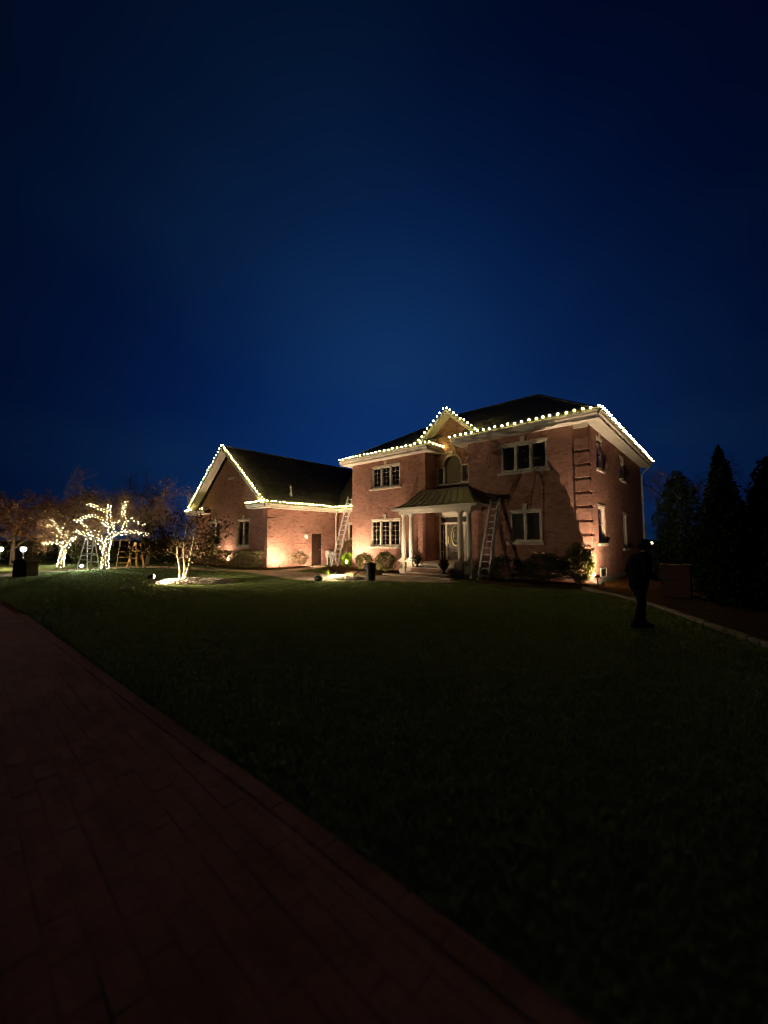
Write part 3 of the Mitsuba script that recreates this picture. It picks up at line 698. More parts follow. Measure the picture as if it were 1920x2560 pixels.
v = np.stack([np.column_stack([gp - o, np.full(n, -.013)]), np.column_stack([gp + o, np.full(n, -.013)]), np.column_stack([gp + lean, h - .012])], 1).reshape(-1, 3)
k = add('grass', trimesh.Trimesh(v, np.arange(3 * n).reshape(-1, 3), process=False), 'm_grass'); kind(k, 'stuff', 'short mown grass blades covering the front lawn')

# ---------------------------------------------------------------- string lights
bulb_prof = [(0, .004), (.016, .005), (.038, .018), (.049, .044), (.044, .070), (.025, .090), (0, .096)]
socket_prof = [(0, -.035), (.014, -.034), (.017, .004), (0, .006)]
bulb_mesh = lathe(bulb_prof, 9)
BULB_RAD = (5.2, 4.45, 1.35)
socket_mesh = lathe(socket_prof, 7)
bulb_ply = mikit.ply(bulb_mesh, 'm_bulb', True)
TREE_RAD = (2.1, 1.9, .92); tb_low = xf(lathe([(0, .004), (.034, .018), (.041, .040), (.021, .078), (0, .083)], 6), np.diag([.62, .62, .78, 1.]))
tree_bulb = mikit.ply(xf(bulb_mesh, np.diag([.52, .52, .66, 1.])), 'm_bulb', True)


def emitter(c, w): return {'type': 'area', 'radiance': rgb(*c), 'sampling_weight': w}


def orient(d):
    d = np.array(d, float) / np.linalg.norm(d); a = np.cross([0, 0, 1], d); s = np.linalg.norm(a)
    if s < 1e-6: return T()
    return T().rotate((a / s).tolist(), math.degrees(math.atan2(s, d[2])))


def hang(key, pts, spacing, up, rng, ply=None, rad=BULB_RAD, w=.16, jit=.012):
    """bulbs along a polyline, every bulb a part, with one wire"""
    pts = np.array(pts, float); seg = np.linalg.norm(np.diff(pts, axis=0), axis=1); cum = np.concatenate([[0], np.cumsum(seg)])
    n = max(1, int(round(cum[-1] / spacing))); sk = []
    for i in range(n + 1):
        s = cum[-1] * i / n; j = min(len(seg) - 1, int(np.searchsorted(cum, s, 'right') - 1)); p = pts[j] + (pts[j + 1] - pts[j]) * (s - cum[j]) / max(seg[j], 1e-9)
        u = np.array(up, float) + rng.normal(0, .10, 3); p = p + rng.normal(0, jit, 3)
        g = rng.uniform(.85, 1.12)
        scene[num(key + '__bulb')] = {**(ply or bulb_ply), 'to_world': T().translate(p.tolist()) @ orient(u), 'emitter': emitter(tuple(g * c for c in rad), w)}
        sk.append(xf(socket_mesh, np.array((T().translate(p.tolist()) @ orient(u)).matrix))); sk.append(tube([p - np.array(up) * .03, p - np.array([0, 0, .085])], .004, 4))
    scene[num(key + '__wire')] = mikit.ply(tube(pts + np.array(up) * -.03, .006, 5), 'm_wire')
    q = num(key + '__clips'); scene[q] = mikit.ply(cat(sk), 'm_wire'); kind(q, 'stuff')


rs = np.random.default_rng(21); SG = 'bulb strings along the eaves and rakes'; UP = (0, -.25, 1)
EL = 6.335
s = thing('string_light', 'string of warm bulbs along the left front eave of the main house', 'string light', SG); hang(s, [(-.5, -.612, EL), (5.78, -.612, EL), (5.89, -.60, EL), (5.89, RY - .1, EL)], .295, UP, rs, w=.5)
s = thing('string_light', 'string of warm bulbs outlining the small entry gable', 'string light', SG); hang(s, [(GL + .02, GY - .015, GF + .09), (GX, GY - .015, GZ + .10), (GR - .02, GY - .015, GF + .09)], .255, UP, rs, w=.4)
s = thing('string_light', 'string of warm bulbs along the right front eave of the main house', 'string light', SG); hang(s, [(7.12, -.612, EL), (13.3, -.612, EL)], .285, UP, rs, w=.4)
s = thing('string_light', 'string of warm bulbs running down the right side eave into the distance', 'string light', SG); hang(s, [(13.31, -.35, EL), (13.31, 12.2, EL)], .27, (.25, 0, 1), rs)
s = thing('string_light', 'string of warm bulbs up both rakes of the gabled wing', 'string light', SG); hang(s, [(WE1 + .1, WYF - .015, WEZ + .13), (WRX, WYF - .015, WRZ + .09), (WE0 - .05, WYF - .015, WEZ + .13)], .30, UP, rs)
s = thing('string_light', 'string of warm bulbs along the low eave above the side door', 'string light', SG); hang(s, [(WE0 + .12, WYF + .1, WEZ + .07), (WE0 + .12, 1.43, WEZ + .07), (-.12, 1.43, WEZ + .07)], .27, (.2, -.1, 1), rs)
s = thing('string_light', 'short string of bulbs on the right eave return of the wing gable', 'string light', SG); hang(s, [(-4.95, WYF - .105, WEZ + .07), (-3.1, WYF - .105, WEZ + .07)], .28, UP, rs)
s = thing('string_light', 'short string of bulbs on the left eave return of the wing gable', 'string light', SG); hang(s, [(-14.0, WYF - .105, WEZ + .07), (-12.9, WYF - .105, WEZ + .07)], .22, UP, rs); hang(s, [(-11.4, WYF - .105, WEZ + .07), (-11.0, WYF - .105, WEZ + .07)], .35, UP, rs)


# ---------------------------------------------------------------- lamps
WARM = np.array([1., .735, .47]); COOL = np.array([.82, .93, 1.])


def bullet(name_label, pos, aim, I, col=WARM, cutoff=55., beam_w=30., lens=8., r=.05, stake=.10, cat_='spotlight', sw=40., group=None, dome=False):
    pos, aim = np.array(pos, float), np.array(aim, float); d = aim - pos; d /= np.linalg.norm(d)
    k = thing('garden_spotlight', name_label, cat_, group)
    R = np.array((T().translate(pos.tolist()) @ orient(d)).matrix)
    scene[k + '__housing'] = mikit.ply(xf(lathe([(0, -.13), (r * .5, -.13), (r * .9, -.10), (r * 1.08, .02), (r * 1.08, .045), (r * .95, .045), (r * .95, .006), (0, .006)], 18), R), 'm_black', 40)
    scene[k + '__lens'] = {**mikit.ply(xf(lathe([(0, .004), (r * .92, .008), (r * .92, .05), (r * .75, .05 + r * .38), (r * .4, .05 + r * .58), (0, .05 + r * .64)] if dome else [(0, .008), (r * .92, .008), (r * .92, .016), (0, .016)], 18), R), 'm_bulb', True), 'emitter': emitter(tuple(col * (lens if dome else 1.5)), 2.)}
    scene[k + '__stake'] = mikit.ply(tube([pos - d * .05, (pos[0] - d[0] * .06, pos[1] - d[1] * .06, -.02)], .012, 6), 'm_black')
    scene[k + '_beam'] = {'type': 'spot', 'to_world': T().look_at((pos + d * (.06 + r * .7)).tolist(), (pos + d * 2).tolist(), [0.01, .02, 1]), 'intensity': rgb(*(col * I)), 'cutoff_angle': cutoff, 'beam_width': beam_w, 'sampling_weight': sw}
    return k


def VP(X, D, z): return tuple(CAM * [1, 1, 0] + YAW * D + np.array([YAW[1], -YAW[0], 0]) * X + np.array([0, 0, z]))


bullet('black spotlight washing the right brick corner behind the shrub', (13.17, -.58, .13), (12.66, .25, 1.9), 13., cutoff=74, beam_w=24, r=.04)
bullet('black spotlight at the foot of the wing corner quoins', (-2.55, -3.22, .14), (-3.5, -2.3, 1.9), 9., cutoff=82, beam_w=40, r=.04)
bullet('black spotlight tucked behind the hedge at the left corner of the wing', (-13.0, -3.68, .14), (-13.2, -3.4, 2.6), 5., cutoff=72, beam_w=30, r=.04)
bullet('black spotlight tucked behind the hedge between the two wing windows', (-8.3, -3.68, .14), (-8.3, -3.42, 2.8), 7., cutoff=75, beam_w=30, r=.04)
bullet('black spotlight behind the dome shaped topiary shrub', (-2.2, -1.15, .14), (-3.5, -.3, 1.8), 4.5, cutoff=80, beam_w=40, r=.04)
bullet('black spotlight under the left ground floor window', (.62, -.95, .22), (1.2, .1, 2.0), 11., cutoff=72, beam_w=30, r=.04)
bullet('black spotlight between the clipped shrubs and the porch, aimed at the columns', (4.35, -2.75, .14), (5.25, -.8, 1.5), 5., cutoff=32, beam_w=14, r=.04)
bullet('black spotlight on the walkway edge aimed at the clipped shrubs', (2.75, -3.05, .13), (2.85, -1.0, .55), 3.0, cutoff=75, beam_w=40, r=.04)
bullet('glaring spotlight inside the yellow green shrub in the house angle', (-1.45, .95, .24), (-1.25, .35, .62), 3.0, col=np.array([1., .86, .42]), cutoff=75, beam_w=45, lens=20, r=.09, dome=True)
bullet('black spotlight on the gravel island aimed at the small tree', VP(-8.52, 14.15, .30), VP(-7.55, 14.75, .42), 10., col=np.array([1., .80, .50]), cutoff=70, beam_w=30, lens=20, r=.085, stake=.25, dome=True)
bullet('cool white spotlight glaring at the foot of the white stepladder', (-10.55, -10.75, .17), (-9.0, -11.1, 1.1), 9., col=COOL, cutoff=70, beam_w=40, lens=20, r=.085, dome=True)
bullet('cool white spotlight on the grass left of the wrapped trees', (-17.2, -10.7, .35), (-15.0, -11.3, 1.0), 7., col=COOL, cutoff=70, beam_w=40, lens=20, r=.10, dome=True)


def path_light(label, x, y, z, h, I, r=.11):
    k = thing('path_light', label, 'path light')
    scene[k + '__post'] = mikit.ply(cat(tube([(x, y, z - .05), (x, y, z + h - .095)], .022, 10), tube([(x + .03, y, z + h - .11), (x + .03, y, z + h)], .005, 5), tube([(x - .03, y, z + h - .11), (x - .03, y, z + h)], .005, 5)), 'm_black', 50)
    scene[k + '__cap'] = mikit.ply(lathe([(0, h + .008), (.04, h + .004), (r, h - .056), (r, h - .046), (.03, h + .045), (0, h + .05)], 20).apply_translation([x, y, z]), 'm_black', 40)
    if I: 
        scene[k + '__lamp'] = {**mikit.ply(trimesh.creation.icosphere(2, .02).apply_translation([x, y, z + h - .046]), 'm_bulb', True), 'emitter': emitter((I * 1., I * .80, I * .48), 120.)}
    return k


path_light('black mushroom path light shining on the bed of pale stones', 4.02, -4.75, .05, .30, 1300.)
path_light('black mushroom path light at the foot of the right house corner', 13.05, -.80, .06, .36, 0)

# ---------------------------------------------------------------- plants


def blob(center, radii, n, rng, shell=.55, flat=.0):
    d = rng.normal(size=(n, 3)); d /= np.linalg.norm(d, axis=1, keepdims=True)
    r = rng.uniform(shell, 1, (n, 1)) ** .6
    lump = 1 + .30 * (meshkit.noise(d * 2.3 + np.array(center)[None] * 1.7, 3)[:, None] - .5) * 2 + .16 * (meshkit.noise(d * 5.5 + np.array(center)[None], 4)[:, None] - .5) * 2
    p = np.array(center) + d * r * lump * np.array(radii)
    return p[p[:, 2] > .03]


def shrub(label, x, y, z, rx, ry, h, n, mat, size, seed, name='shrub', group=None, stems=9, clump=0):
    rng = np.random.default_rng(seed); k = thing(name, label, 'shrub', group)
    c = (x, y, z + h * .52); pts = blob(c, (rx, ry, h * .5), n, rng)
    if clump:
        q = []
        for _ in range(clump):
            d = rng.normal(size=3); d[2] = abs(d[2]) * .8; d /= np.linalg.norm(d); q.append(blob(np.array(c) + d * np.array([rx, ry, h * .5]) * .8, np.array([rx, ry, h * .5]) * rng.uniform(.25, .42), n // clump // 2, rng, .2))
        pts = np.vstack([pts] + q)
    key = k + '__foliage'; scene[key] = mikit.ply(leaves(pts, size, rng), mat); kind(key, 'stuff')
    for i in range(stems):
        a = rng.uniform(0, 2 * PI); e = np.array([x + rx * .6 * math.cos(a), y + ry * .6 * math.sin(a), z + h * rng.uniform(.5, .85)])
        m_ = np.array([x + rx * .2 * math.cos(a), y + ry * .2 * math.sin(a), z + h * .25]); scene[num(k + '__stem')] = mikit.ply(tube([(x + rng.normal(0, .04), y + rng.normal(0, .04), z - .06), m_, e], [.016, .013, .006], 5), 'm_bark')
    return k


shrub('dome shaped topiary shrub against the wing wall left of the side door', -2.72, -1.75, .16, .60, .58, .80, 4200, 'm_topiary', .055, 31, 'topiary_shrub', stems=6)
shrub('left round shrub below the ground floor window, behind the bin', 2.05, -1.05, .05, .50, .44, .88, 4200, 'm_bush', .065, 32, group='clipped shrubs below the left window', clump=7)
shrub('right round shrub between the window and the porch pedestal', 3.70, -1.22, .02, .54, .48, 1.02, 4600, 'm_bush', .065, 33, group='clipped shrubs below the left window', clump=7)
shrub('glowing yellow green shrub lit from inside, in the house angle', -1.25, .80, .0, .42, .40, .85, 1700, 'm_greenleaf', .10, 34, stems=6)
shrub('tall dark shrub in the house angle behind the leaning ladder', -1.9, 1.45, .0, .75, .45, 1.75, 2600, 'm_darkshrub', .075, 35, stems=7)
shrub('ragged shrub at the right corner, lit yellow from behind', 12.41, -.55, .0, .50, .34, 1.46, 8000, 'm_bush', .07, 36, stems=12, clump=9)
shrub('dark low shrub in front of the right ground floor window', 11.35, -1.0, .0, .85, .55, 1.12, 4200, 'm_darkshrub', .06, 37, group='dark shrubs under the right window', clump=6)
shrub('dark low shrub right of the leaning aluminium ladder', 9.95, -1.05, .0, .75, .6, .98, 3800, 'm_darkshrub', .06, 38, group='dark shrubs under the right window', clump=6)
shrub('small dark shrub at the foot of the aluminium ladder', 8.95, -1.35, .0, .42, .36, .52, 1500, 'm_darkshrub', .05, 39, group='dark shrubs under the right window')
# clipped hedge in front of the wing
rng = np.random.default_rng(41); HG = thing('clipped_hedge', 'long clipped hedge along the front of the gabled wing, bright at its right end', 'hedge')
n = 17000; hp = np.stack([rng.uniform(-12.6, -3.25, n), rng.uniform(-4.75, -3.75, n), rng.uniform(.03, 1.0, n)], 1)
fx = np.minimum(hp[:, 2] - .0, 1.02 - hp[:, 2]); keep = (np.minimum(np.minimum(hp[:, 1] + 4.75, -3.75 - hp[:, 1]), np.minimum(1.0 - hp[:, 2], -3.25 - hp[:, 0])) < .20)
hp = hp[keep]; hp += .10 * (meshkit.noise(hp * 2.2, 4)[:, None] - .5) + rng.normal(0, .015, hp.shape)
scene[HG + '__foliage'] = mikit.ply(leaves(hp, .075, rng), 'm_hedge'); kind(HG + '__foliage', 'stuff')
for i in range(16):
    x = -12.3 + i * .6; scene[num(HG + '__stem')] = mikit.ply(tube([(x, -4.25, -.05), (x + rng.normal(0, .06), -4.25, .5), (x + rng.normal(0, .15), -4.25 + rng.normal(0, .1), .85)], [.03, .022, .01], 5), 'm_bark')
ST = thing('thin_sapling', 'thin bare sapling at the wing corner by the hedge end', 'sapling')
scene[ST + '__stem'] = mikit.ply(tube([(-2.95, -3.95, -.02), (-2.93, -3.92, .6), (-3.0, -3.9, 1.25), (-2.93, -3.88, 1.7)], [.02, .016, .012, .005], 6), 'm_twigdark')
p0 = np.array([(-2.95, -3.92, z) for z in np.linspace(.5, 1.6, 14)]); scene[ST + '__twigs'] = mikit.ply(segs(p0, p0 + np.random.default_rng(4).normal(0, .16, (14, 3)) + [0, 0, .12], .006, .002), 'm_twigdark'); kind(ST + '__twigs', 'stuff')
# spiky plants in the stone bed
for i, (x, y, lb) in enumerate(((3.05, -4.55, 'small spiky plant at the left end of the bed of pale stones'), (3.5, -4.7, 'small spiky plant beside the path light in the stone bed'))):
    rng = np.random.default_rng(50 + i); k = thing('spiky_plant', lb, 'plant')
    for j in range(11):
        a = rng.uniform(0, 2 * PI); L_ = rng.uniform(.20, .36); o = np.array([math.cos(a), math.sin(a), 0]); pr_ = np.array([-o[1], o[0], 0]) * .018
        b0 = np.array([x, y, .08]) + o * .02; m1 = b0 + o * L_ * .25 + [0, 0, L_ * .7]; e = b0 + o * L_ * .6 + [0, 0, L_]
        scene[num(k + '__leaf')] = mikit.ply(trimesh.Trimesh([b0 - pr_, b0 + pr_, m1 + pr_ * .8, m1 - pr_ * .8, e], [[0, 1, 2], [0, 2, 3], [3, 2, 4]], process=False), 'm_greenleaf')


# trees ----------------------------------------------------------
RT = np.array([YAW[1], -YAW[0], 0.])     # horizontal direction across the view, used to lay out limbs seen side-on


def limb3(base, pts, scale, rng, depth=.25):
    out = []
    dz = rng.normal(0, depth)
    for i, (r, z) in enumerate(pts):
        out.append(base + RT * r + np.array([0, 0, z]) + YAW * dz * (i / max(1, len(pts) - 1)))
    return np.array(out)


def smooth_line(p, n):
    p = np.array(p, float)
    if len(p) < 3: return p[0] + (p[-1] - p[0]) * np.linspace(0, 1, n)[:, None]
    from scipy.interpolate import PchipInterpolator
    c = np.concatenate([[0], np.cumsum(np.linalg.norm(np.diff(p, axis=0), axis=1))]); return PchipInterpolator(c, p)(np.linspace(0, c[-1], n))


def twig_cloud(starts, dirs, rng, gens=3, L=.7, r=.009, up=.15, spread=.75, kids=3):
    P0, P1, A, Bb = [], [], [], []
    cur, cd = np.array(starts), np.array(dirs); cd = cd / np.linalg.norm(cd, axis=1, keepdims=True); cl, cr = L, r
    for g in range(gens):
        d = cd + rng.normal(0, .30, cd.shape) + [0, 0, up]; d /= np.linalg.norm(d, axis=1, keepdims=True)
        l = cl * rng.uniform(.6, 1.25, (len(cur), 1)); e = cur + d * l
        P0.append(cur); P1.append(e); A.append(np.full(len(cur), cr)); Bb.append(np.full(len(cur), cr * .6))
        t = rng.uniform(.35, 1., (len(cur) * kids, 1)); s0 = np.repeat(cur, kids, 0); s1 = np.repeat(e, kids, 0); cur = s0 + (s1 - s0) * t
        cd = np.repeat(d, kids, 0) + rng.normal(0, spread, (len(cur), 3)); cd /= np.linalg.norm(cd, axis=1, keepdims=True); cl *= .66; cr *= .62
    return segs(np.vstack(P0), np.vstack(P1), np.concatenate(A), np.concatenate(Bb)), np.vstack(P1)


def wrapped_tree(label, wlabel, base, trunk, limbs, r0, spac, seed, crown, twig_n):
    rng = np.random.default_rng(seed); k = thing('wrapped_tree', label, 'tree'); base = np.array(base, float)
    w = thing('string_light_wrap', wlabel, 'string light'); spots = []
    alls = []
    for i, (pts, ra, rb, lit) in enumerate([(trunk, r0, r0 * .72, 1.)] + limbs):
        ln = smooth_line(limb3(base, pts, 1, rng, .0 if i == 0 else .30), 14); rad = np.linspace(ra, rb, 14)
        scene[k + '__trunk' if i == 0 else num(k + '__branch')] = mikit.ply(tube(ln, rad, 9), 'm_darkbark', 50); alls.append((ln, rad))
        if not lit: continue
        Ls = np.linalg.norm(np.diff(ln, axis=0), axis=1).sum(); nb = int(Ls * lit * (36 if i == 0 else 11 + 140 * (ra + rb) / 2)); path = []
        for j in range(nb):
            s = (j + .5) / nb; q = s * 13; a = int(min(12, q)); p = ln[a] + (ln[a + 1] - ln[a]) * (q - a); rr = rad[a]; t = ln[a + 1] - ln[a]; t /= np.linalg.norm(t)
            u = np.cross(t, YAW); u /= np.linalg.norm(u); v_ = np.cross(t, u); ph = j * 2.4 + rng.normal(0, .3); o = u * math.cos(ph) + v_ * math.sin(ph)
            pp = p + o * (rr + .012); path.append(pp); spots.append((pp, o))
        if len(path) > 2: scene[num(w + '__wire')] = mikit.ply(tube(np.array(path), .005, 4), 'm_wire')
    pick = np.sort(rng.permutation(len(spots))[:300])
    for q in pick:
        pp, o = spots[q]; g = rng.uniform(.8, 1.15); scene[num(w + '__bulb')] = {**tree_bulb, 'to_world': T().translate(pp.tolist()) @ orient(o + rng.normal(0, .4, 3)), 'emitter': emitter(tuple(g * c for c in TREE_RAD), .12)}
    more = [q for q in range(len(spots)) if q not in set(pick.tolist())]
    if more:
        q = w + '__small_bulbs'; scene[q] = {**mikit.ply(cat([xf(tb_low, np.array((T().translate(spots[i][0].tolist()) @ orient(spots[i][1] + rng.normal(0, .4, 3))).matrix)) for i in more]), 'm_bulb'), 'emitter': emitter(TREE_RAD, 10.)}; kind(q, 'stuff')
    st, dr_ = [], []
    for ln, rad in alls[1:]:
        for _ in range(twig_n):
            q = rng.uniform(.25, 1) * 13; a = int(min(12, q)); p = ln[a] + (ln[a + 1] - ln[a]) * (q - a); t = ln[a + 1] - ln[a]; t /= np.linalg.norm(t); st.append(p); dr_.append(t * .6 + rng.normal(0, .7, 3) + [0, 0, .55])
    tw, ends = twig_cloud(st, dr_, rng, 4, crown, .010, .20)
    scene[k + '__twigs'] = mikit.ply(tw, 'm_twig'); kind(k + '__twigs', 'stuff')
    return k


def z9(x, y): return ((x - 365) * .00417, (1005 - y) * .00417)
def zq(x, y): return ((x - 1050) * .00362, (945 - y) * .00362)
def L9(pts, ra, rb, lit=1., f=z9): return ([f(*p) for p in pts], ra, rb, lit)


wrapped_tree('larger bare crabapple tree with warm bulbs wrapped round trunk and limbs', 'dense wrap of warm bulbs on the larger tree beside the ladders', (-10.2, -9.75, -.03),
    [z9(365, 1010), z9(360, 850), z9(372, 720), z9(400, 590)], [
    L9([(345, 760), (300, 685), (170, 575), (60, 540), (-40, 500), (-110, 490)], .10, .035),
    L9([(400, 600), (425, 500), (405, 400), (390, 320), (380, 250), (385, 110)], .11, .03),
    L9([(380, 235), (330, 190), (270, 150), (200, 112)], .045, .02),
    L9([(412, 440), (330, 360), (250, 285), (160, 270), (60, 310), (0, 345), (-30, 350)],  .055, .02),
    L9([(0, 345), (60, 400), (130, 470), (175, 540)], .03, .03, 1.),
    L9([(405, 580), (480, 510), (590, 510), (700, 490), (800, 510), (905, 530)], .08, .02),
    L9([(560, 510), (600, 420), (605, 340), (560, 260), (540, 170), (528, 85)], .055, .018),
    L9([(570, 270), (605, 160), (640, 60)], .035, .018),
    L9([(430, 420), (480, 375), (545, 330)], .035, .015, .8),
    L9([(605, 400), (700, 310), (740, 330), (830, 380), (920, 402)], .03, .012, .45),
    L9([(330, 640), (290, 510), (260, 455)], .03, .015, .5)], .15, .098, 61, .62, 26)
wrapped_tree('smaller leaning crabapple tree wrapped in warm bulbs, left of its larger neighbour', 'wrap of warm bulbs on the smaller leaning tree', (-13.9, -11.2, -.03),
    [zq(1050, 950), zq(1065, 780), zq(1100, 620)], [
    L9([(1095, 640), (1000, 540), (880, 530), (760, 540), (650, 552)], .06, .016, .8, zq),
    L9([(1085, 660), (1060, 500), (1045, 400), (1000, 320)], .07, .022, .9, zq),
    L9([(1050, 430), (950, 285), (860, 215), (800, 150), (700, 125)], .04, .014, .8, zq),
    L9([(870, 230), (800, 240), (720, 255)], .022, .012, .8, zq),
    L9([(990, 500), (930, 410), (850, 335)], .025, .012, .4, zq),
    L9([(1110, 660), (1200, 540), (1280, 465), (1345, 450)], .08, .02, .9, zq),
    L9([(1200, 520), (1190, 430), (1230, 330), (1200, 240)], .03, .012, .4, zq),
    L9([(1050, 400), (1040, 260), (1085, 180)], .03, .012, .3, zq)], .13, .105, 62, .60, 26)

# small multi-stem tree on the island
rng = np.random.default_rng(71); IT = thing('multi_stem_tree', 'small tree with three pale stems and sparse brown leaves on the gravel island', 'tree')
ib = np.array([*(CAM[:2] + YAW[:2] * 14.75 + np.array([YAW[1], -YAW[0]]) * -7.76), .05])
def zi(x, y): return ((x - 760) * .00165, (2000 - y) * .00165)     # relative layout of the stems, metres
stems_ = [([zi(735, 1990), zi(730, 1750), zi(690, 1540), zi(650, 1350), zi(640, 1050), zi(560, 700)], .050), ([zi(780, 2000), zi(825, 1720), zi(790, 1500), zi(755, 1300), zi(770, 950), zi(800, 560)], .050), ([zi(830, 1985), zi(915, 1720), zi(970, 1450), zi(1005, 1230), zi(1060, 850), zi(1130, 600)], .050)]
sts, dds = [], []
for pts, r in stems_:
    ln = smooth_line(limb3(ib, pts, 1, rng, .15), 16); rad = np.linspace(r, .012, 16); scene[num(IT + '__stem')] = mikit.ply(tube(ln, rad, 9), 'm_palebark', 50)
    for _ in range(12):
        a = rng.integers(6, 15); p = ln[a]; d = rng.normal(0, 1, 3) * [1, 1, .35] + [0, 0, .25]; d /= np.linalg.norm(d); e = p + d * rng.uniform(.6, 1.6); q = smooth_line([p, (p + e) / 2 + [0, 0, .1], e], 6)
        scene[num(IT + '__branch')] = mikit.ply(tube(q, np.linspace(.018, .006, 6), 5), 'm_darkbark', 50)
        for s in (.4, .6, .8, 1.): sts.append(p + (e - p) * s); dds.append(d + rng.normal(0, .5, 3))
tw, ends = twig_cloud(sts, dds, rng, 3, .46, .006, .0)
scene[IT + '__twigs'] = mikit.ply(tw, 'm_darkbark'); kind(IT + '__twigs', 'stuff')
lf = np.repeat(ends, 3, 0) + rng.normal(0, .07, (len(ends) * 3, 3)); lf = lf[(lf[:, 2] > 1.0)]
low = np.array([ib + RT * rng.uniform(.12, .36) + [0, 0, rng.uniform(.35, .95)] + YAW * rng.normal(0, .06) for _ in range(26)])
scene[IT + '__foliage'] = mikit.ply(leaves(np.vstack([lf[rng.uniform(size=len(lf)) < .55], low]), .12, rng, .3), 'm_autumn'); kind(IT + '__foliage', 'stuff')


def bare_tree(label, x, y, h, r, seed, mat='m_twigdark', n=60, leafmat=None, cr=None, group='bare trees in the background', gens=4, name='bare_tree'):
    rng = np.random.default_rng(seed); k = thing(name, label, 'tree', group); b = np.array([x, y, -.05]); cr = cr or h * .42
    tl = smooth_line([b, b + [rng.normal(0, .1), rng.normal(0, .1), h * .28], b + [rng.normal(0, .3), rng.normal(0, .3), h * .62]], 8)
    scene[k + '__trunk'] = mikit.ply(tube(tl, np.linspace(r, r * .4, 8), 8), 'm_bark', 50); st, dd = [], []
    for i in range(9):
        a = i * 2.4 + rng.normal(0, .3); p = tl[rng.integers(2, 8)]; e = p + np.array([math.cos(a) * cr * rng.uniform(.5, .85), math.sin(a) * cr * rng.uniform(.5, .85), h * rng.uniform(.12, .36)])
        q = smooth_line([p, (p + e) / 2 + [0, 0, .06 * h], e], 7); scene[num(k + '__limb')] = mikit.ply(tube(q, np.linspace(r * .42, r * .10, 7), 6), 'm_bark', 50)
        for _ in range(n // 9): s = rng.uniform(.25, 1); st.append(q[int(s * 6)]); dd.append((e - p) / np.linalg.norm(e - p) + rng.normal(0, .6, 3) + [0, 0, .3])
    tw, ends = twig_cloud(st, dd, rng, gens, h * .17, r * .10, .1)
    scene[k + '__twigs'] = mikit.ply(tw, mat); kind(k + '__twigs', 'stuff')
    if leafmat:
        lf = ends[rng.uniform(size=len(ends)) < .75]; lf = np.repeat(lf, 2, 0) + rng.normal(0, .12, (len(lf) * 2, 3)); scene[k + '__foliage'] = mikit.ply(leaves(lf, .17, rng), leafmat); kind(k + '__foliage', 'stuff')
    return k


BT = 'trees behind the lit garden on the left'
bare_tree('bare twiggy tree just behind the larger wrapped tree', -12.6, -6.9, 5.6, .13, 81, n=90, group=BT)
bare_tree('bare brown tree between the wrapped trees and the gabled wing', -13.8, -2.6, 5.4, .14, 82, n=90, group=BT)
bare_tree('bare tree rising behind the two wrapped trees', -18.2, -8.6, 6.2, .15, 83, n=90, group=BT)
bare_tree('rust leaved tree at the far left above the two lamps', -19.6, -12.9, 5.0, .16, 84, 'm_twigdark', 70, 'm_rust', group=BT, name='rust_leaved_tree')
bare_tree('rust leaved tree left of the smaller wrapped tree', -21.0, -10.2, 5.6, .16, 85, 'm_twigdark', 70, 'm_rust', group=BT, name='rust_leaved_tree')
bare_tree('tall bare tree far behind the left garden', -30, -2, 8.5, .2, 86, n=70, group=BT)
bare_tree('bare tree far behind the wing gable on the left', -25, 3, 7.5, .2, 87, n=70, group=BT)
bare_tree('thin bare tree between the right house wall and the evergreens', 13.9, 15.5, 6.6, .12, 88, n=54, group=None)
bare_tree('distant bare tree behind the evergreens on the right', 16.2, 30.0, 9.0, .2, 89, n=54, group=None)


def dark_bush(label, x, y, rx, h, seed, mat='m_darkshrub'):
    return shrub(label, x, y, 0, rx, rx * .7, h, 2600, mat, .13, seed, 'shrub', 'dark shrubs behind the left garden', 6, 6)


dark_bush('broad dark shrub behind the smaller wrapped tree', -17.0, -9.3, 1.7, 1.7, 91)
dark_bush('dark shrub right of the orange stepladder', -13.0, -5.6, 1.5, 1.55, 92)
dark_bush('dark shrub near the left corner of the wing', -14.9, -5.0, 1.3, 1.9, 93)
dark_bush('dark shrub behind the white stepladder', -15.0, -8.6, 1.4, 1.3, 94)
dark_bush('dark shrub left of the lit grass, under the rust leaved trees', -22.0, -11.3, 1.9, 1.8, 95)
dark_bush('dark shrub at the far left edge behind the lamps', -20.2, -14.6, 1.9, 1.5, 96)


def conifer(label, x, y, h, r, seed, top=1., n=9000):
    rng = np.random.default_rng(seed); k = thing('evergreen_tree', label, 'evergreen tree', None)
    scene[k + '__trunk'] = mikit.ply(tube([(x, y, -.05), (x, y, h * .8)], [.13, .04], 8), 'm_bark')
    z = h * (1 - rng.uniform(0, 1, n) ** .62); rr = r * np.minimum(1, ((h - z) / h * 1.5)) ** top; a = rng.uniform(0, 2 * PI, n)
    rad = rr * rng.uniform(.35, 1.05, n) * (1 + .85 * (meshkit.noise(np.stack([np.cos(a) * 2.6, np.sin(a) * 2.6, z * 2.6], 1), seed) - .5))
    p = np.stack([x + rad * np.cos(a), y + rad * np.sin(a), z + .03], 1); scene[k + '__foliage'] = mikit.ply(leaves(p, .16, rng, -.6), 'm_evergreen'); kind(k + '__foliage', 'stuff')
    return k


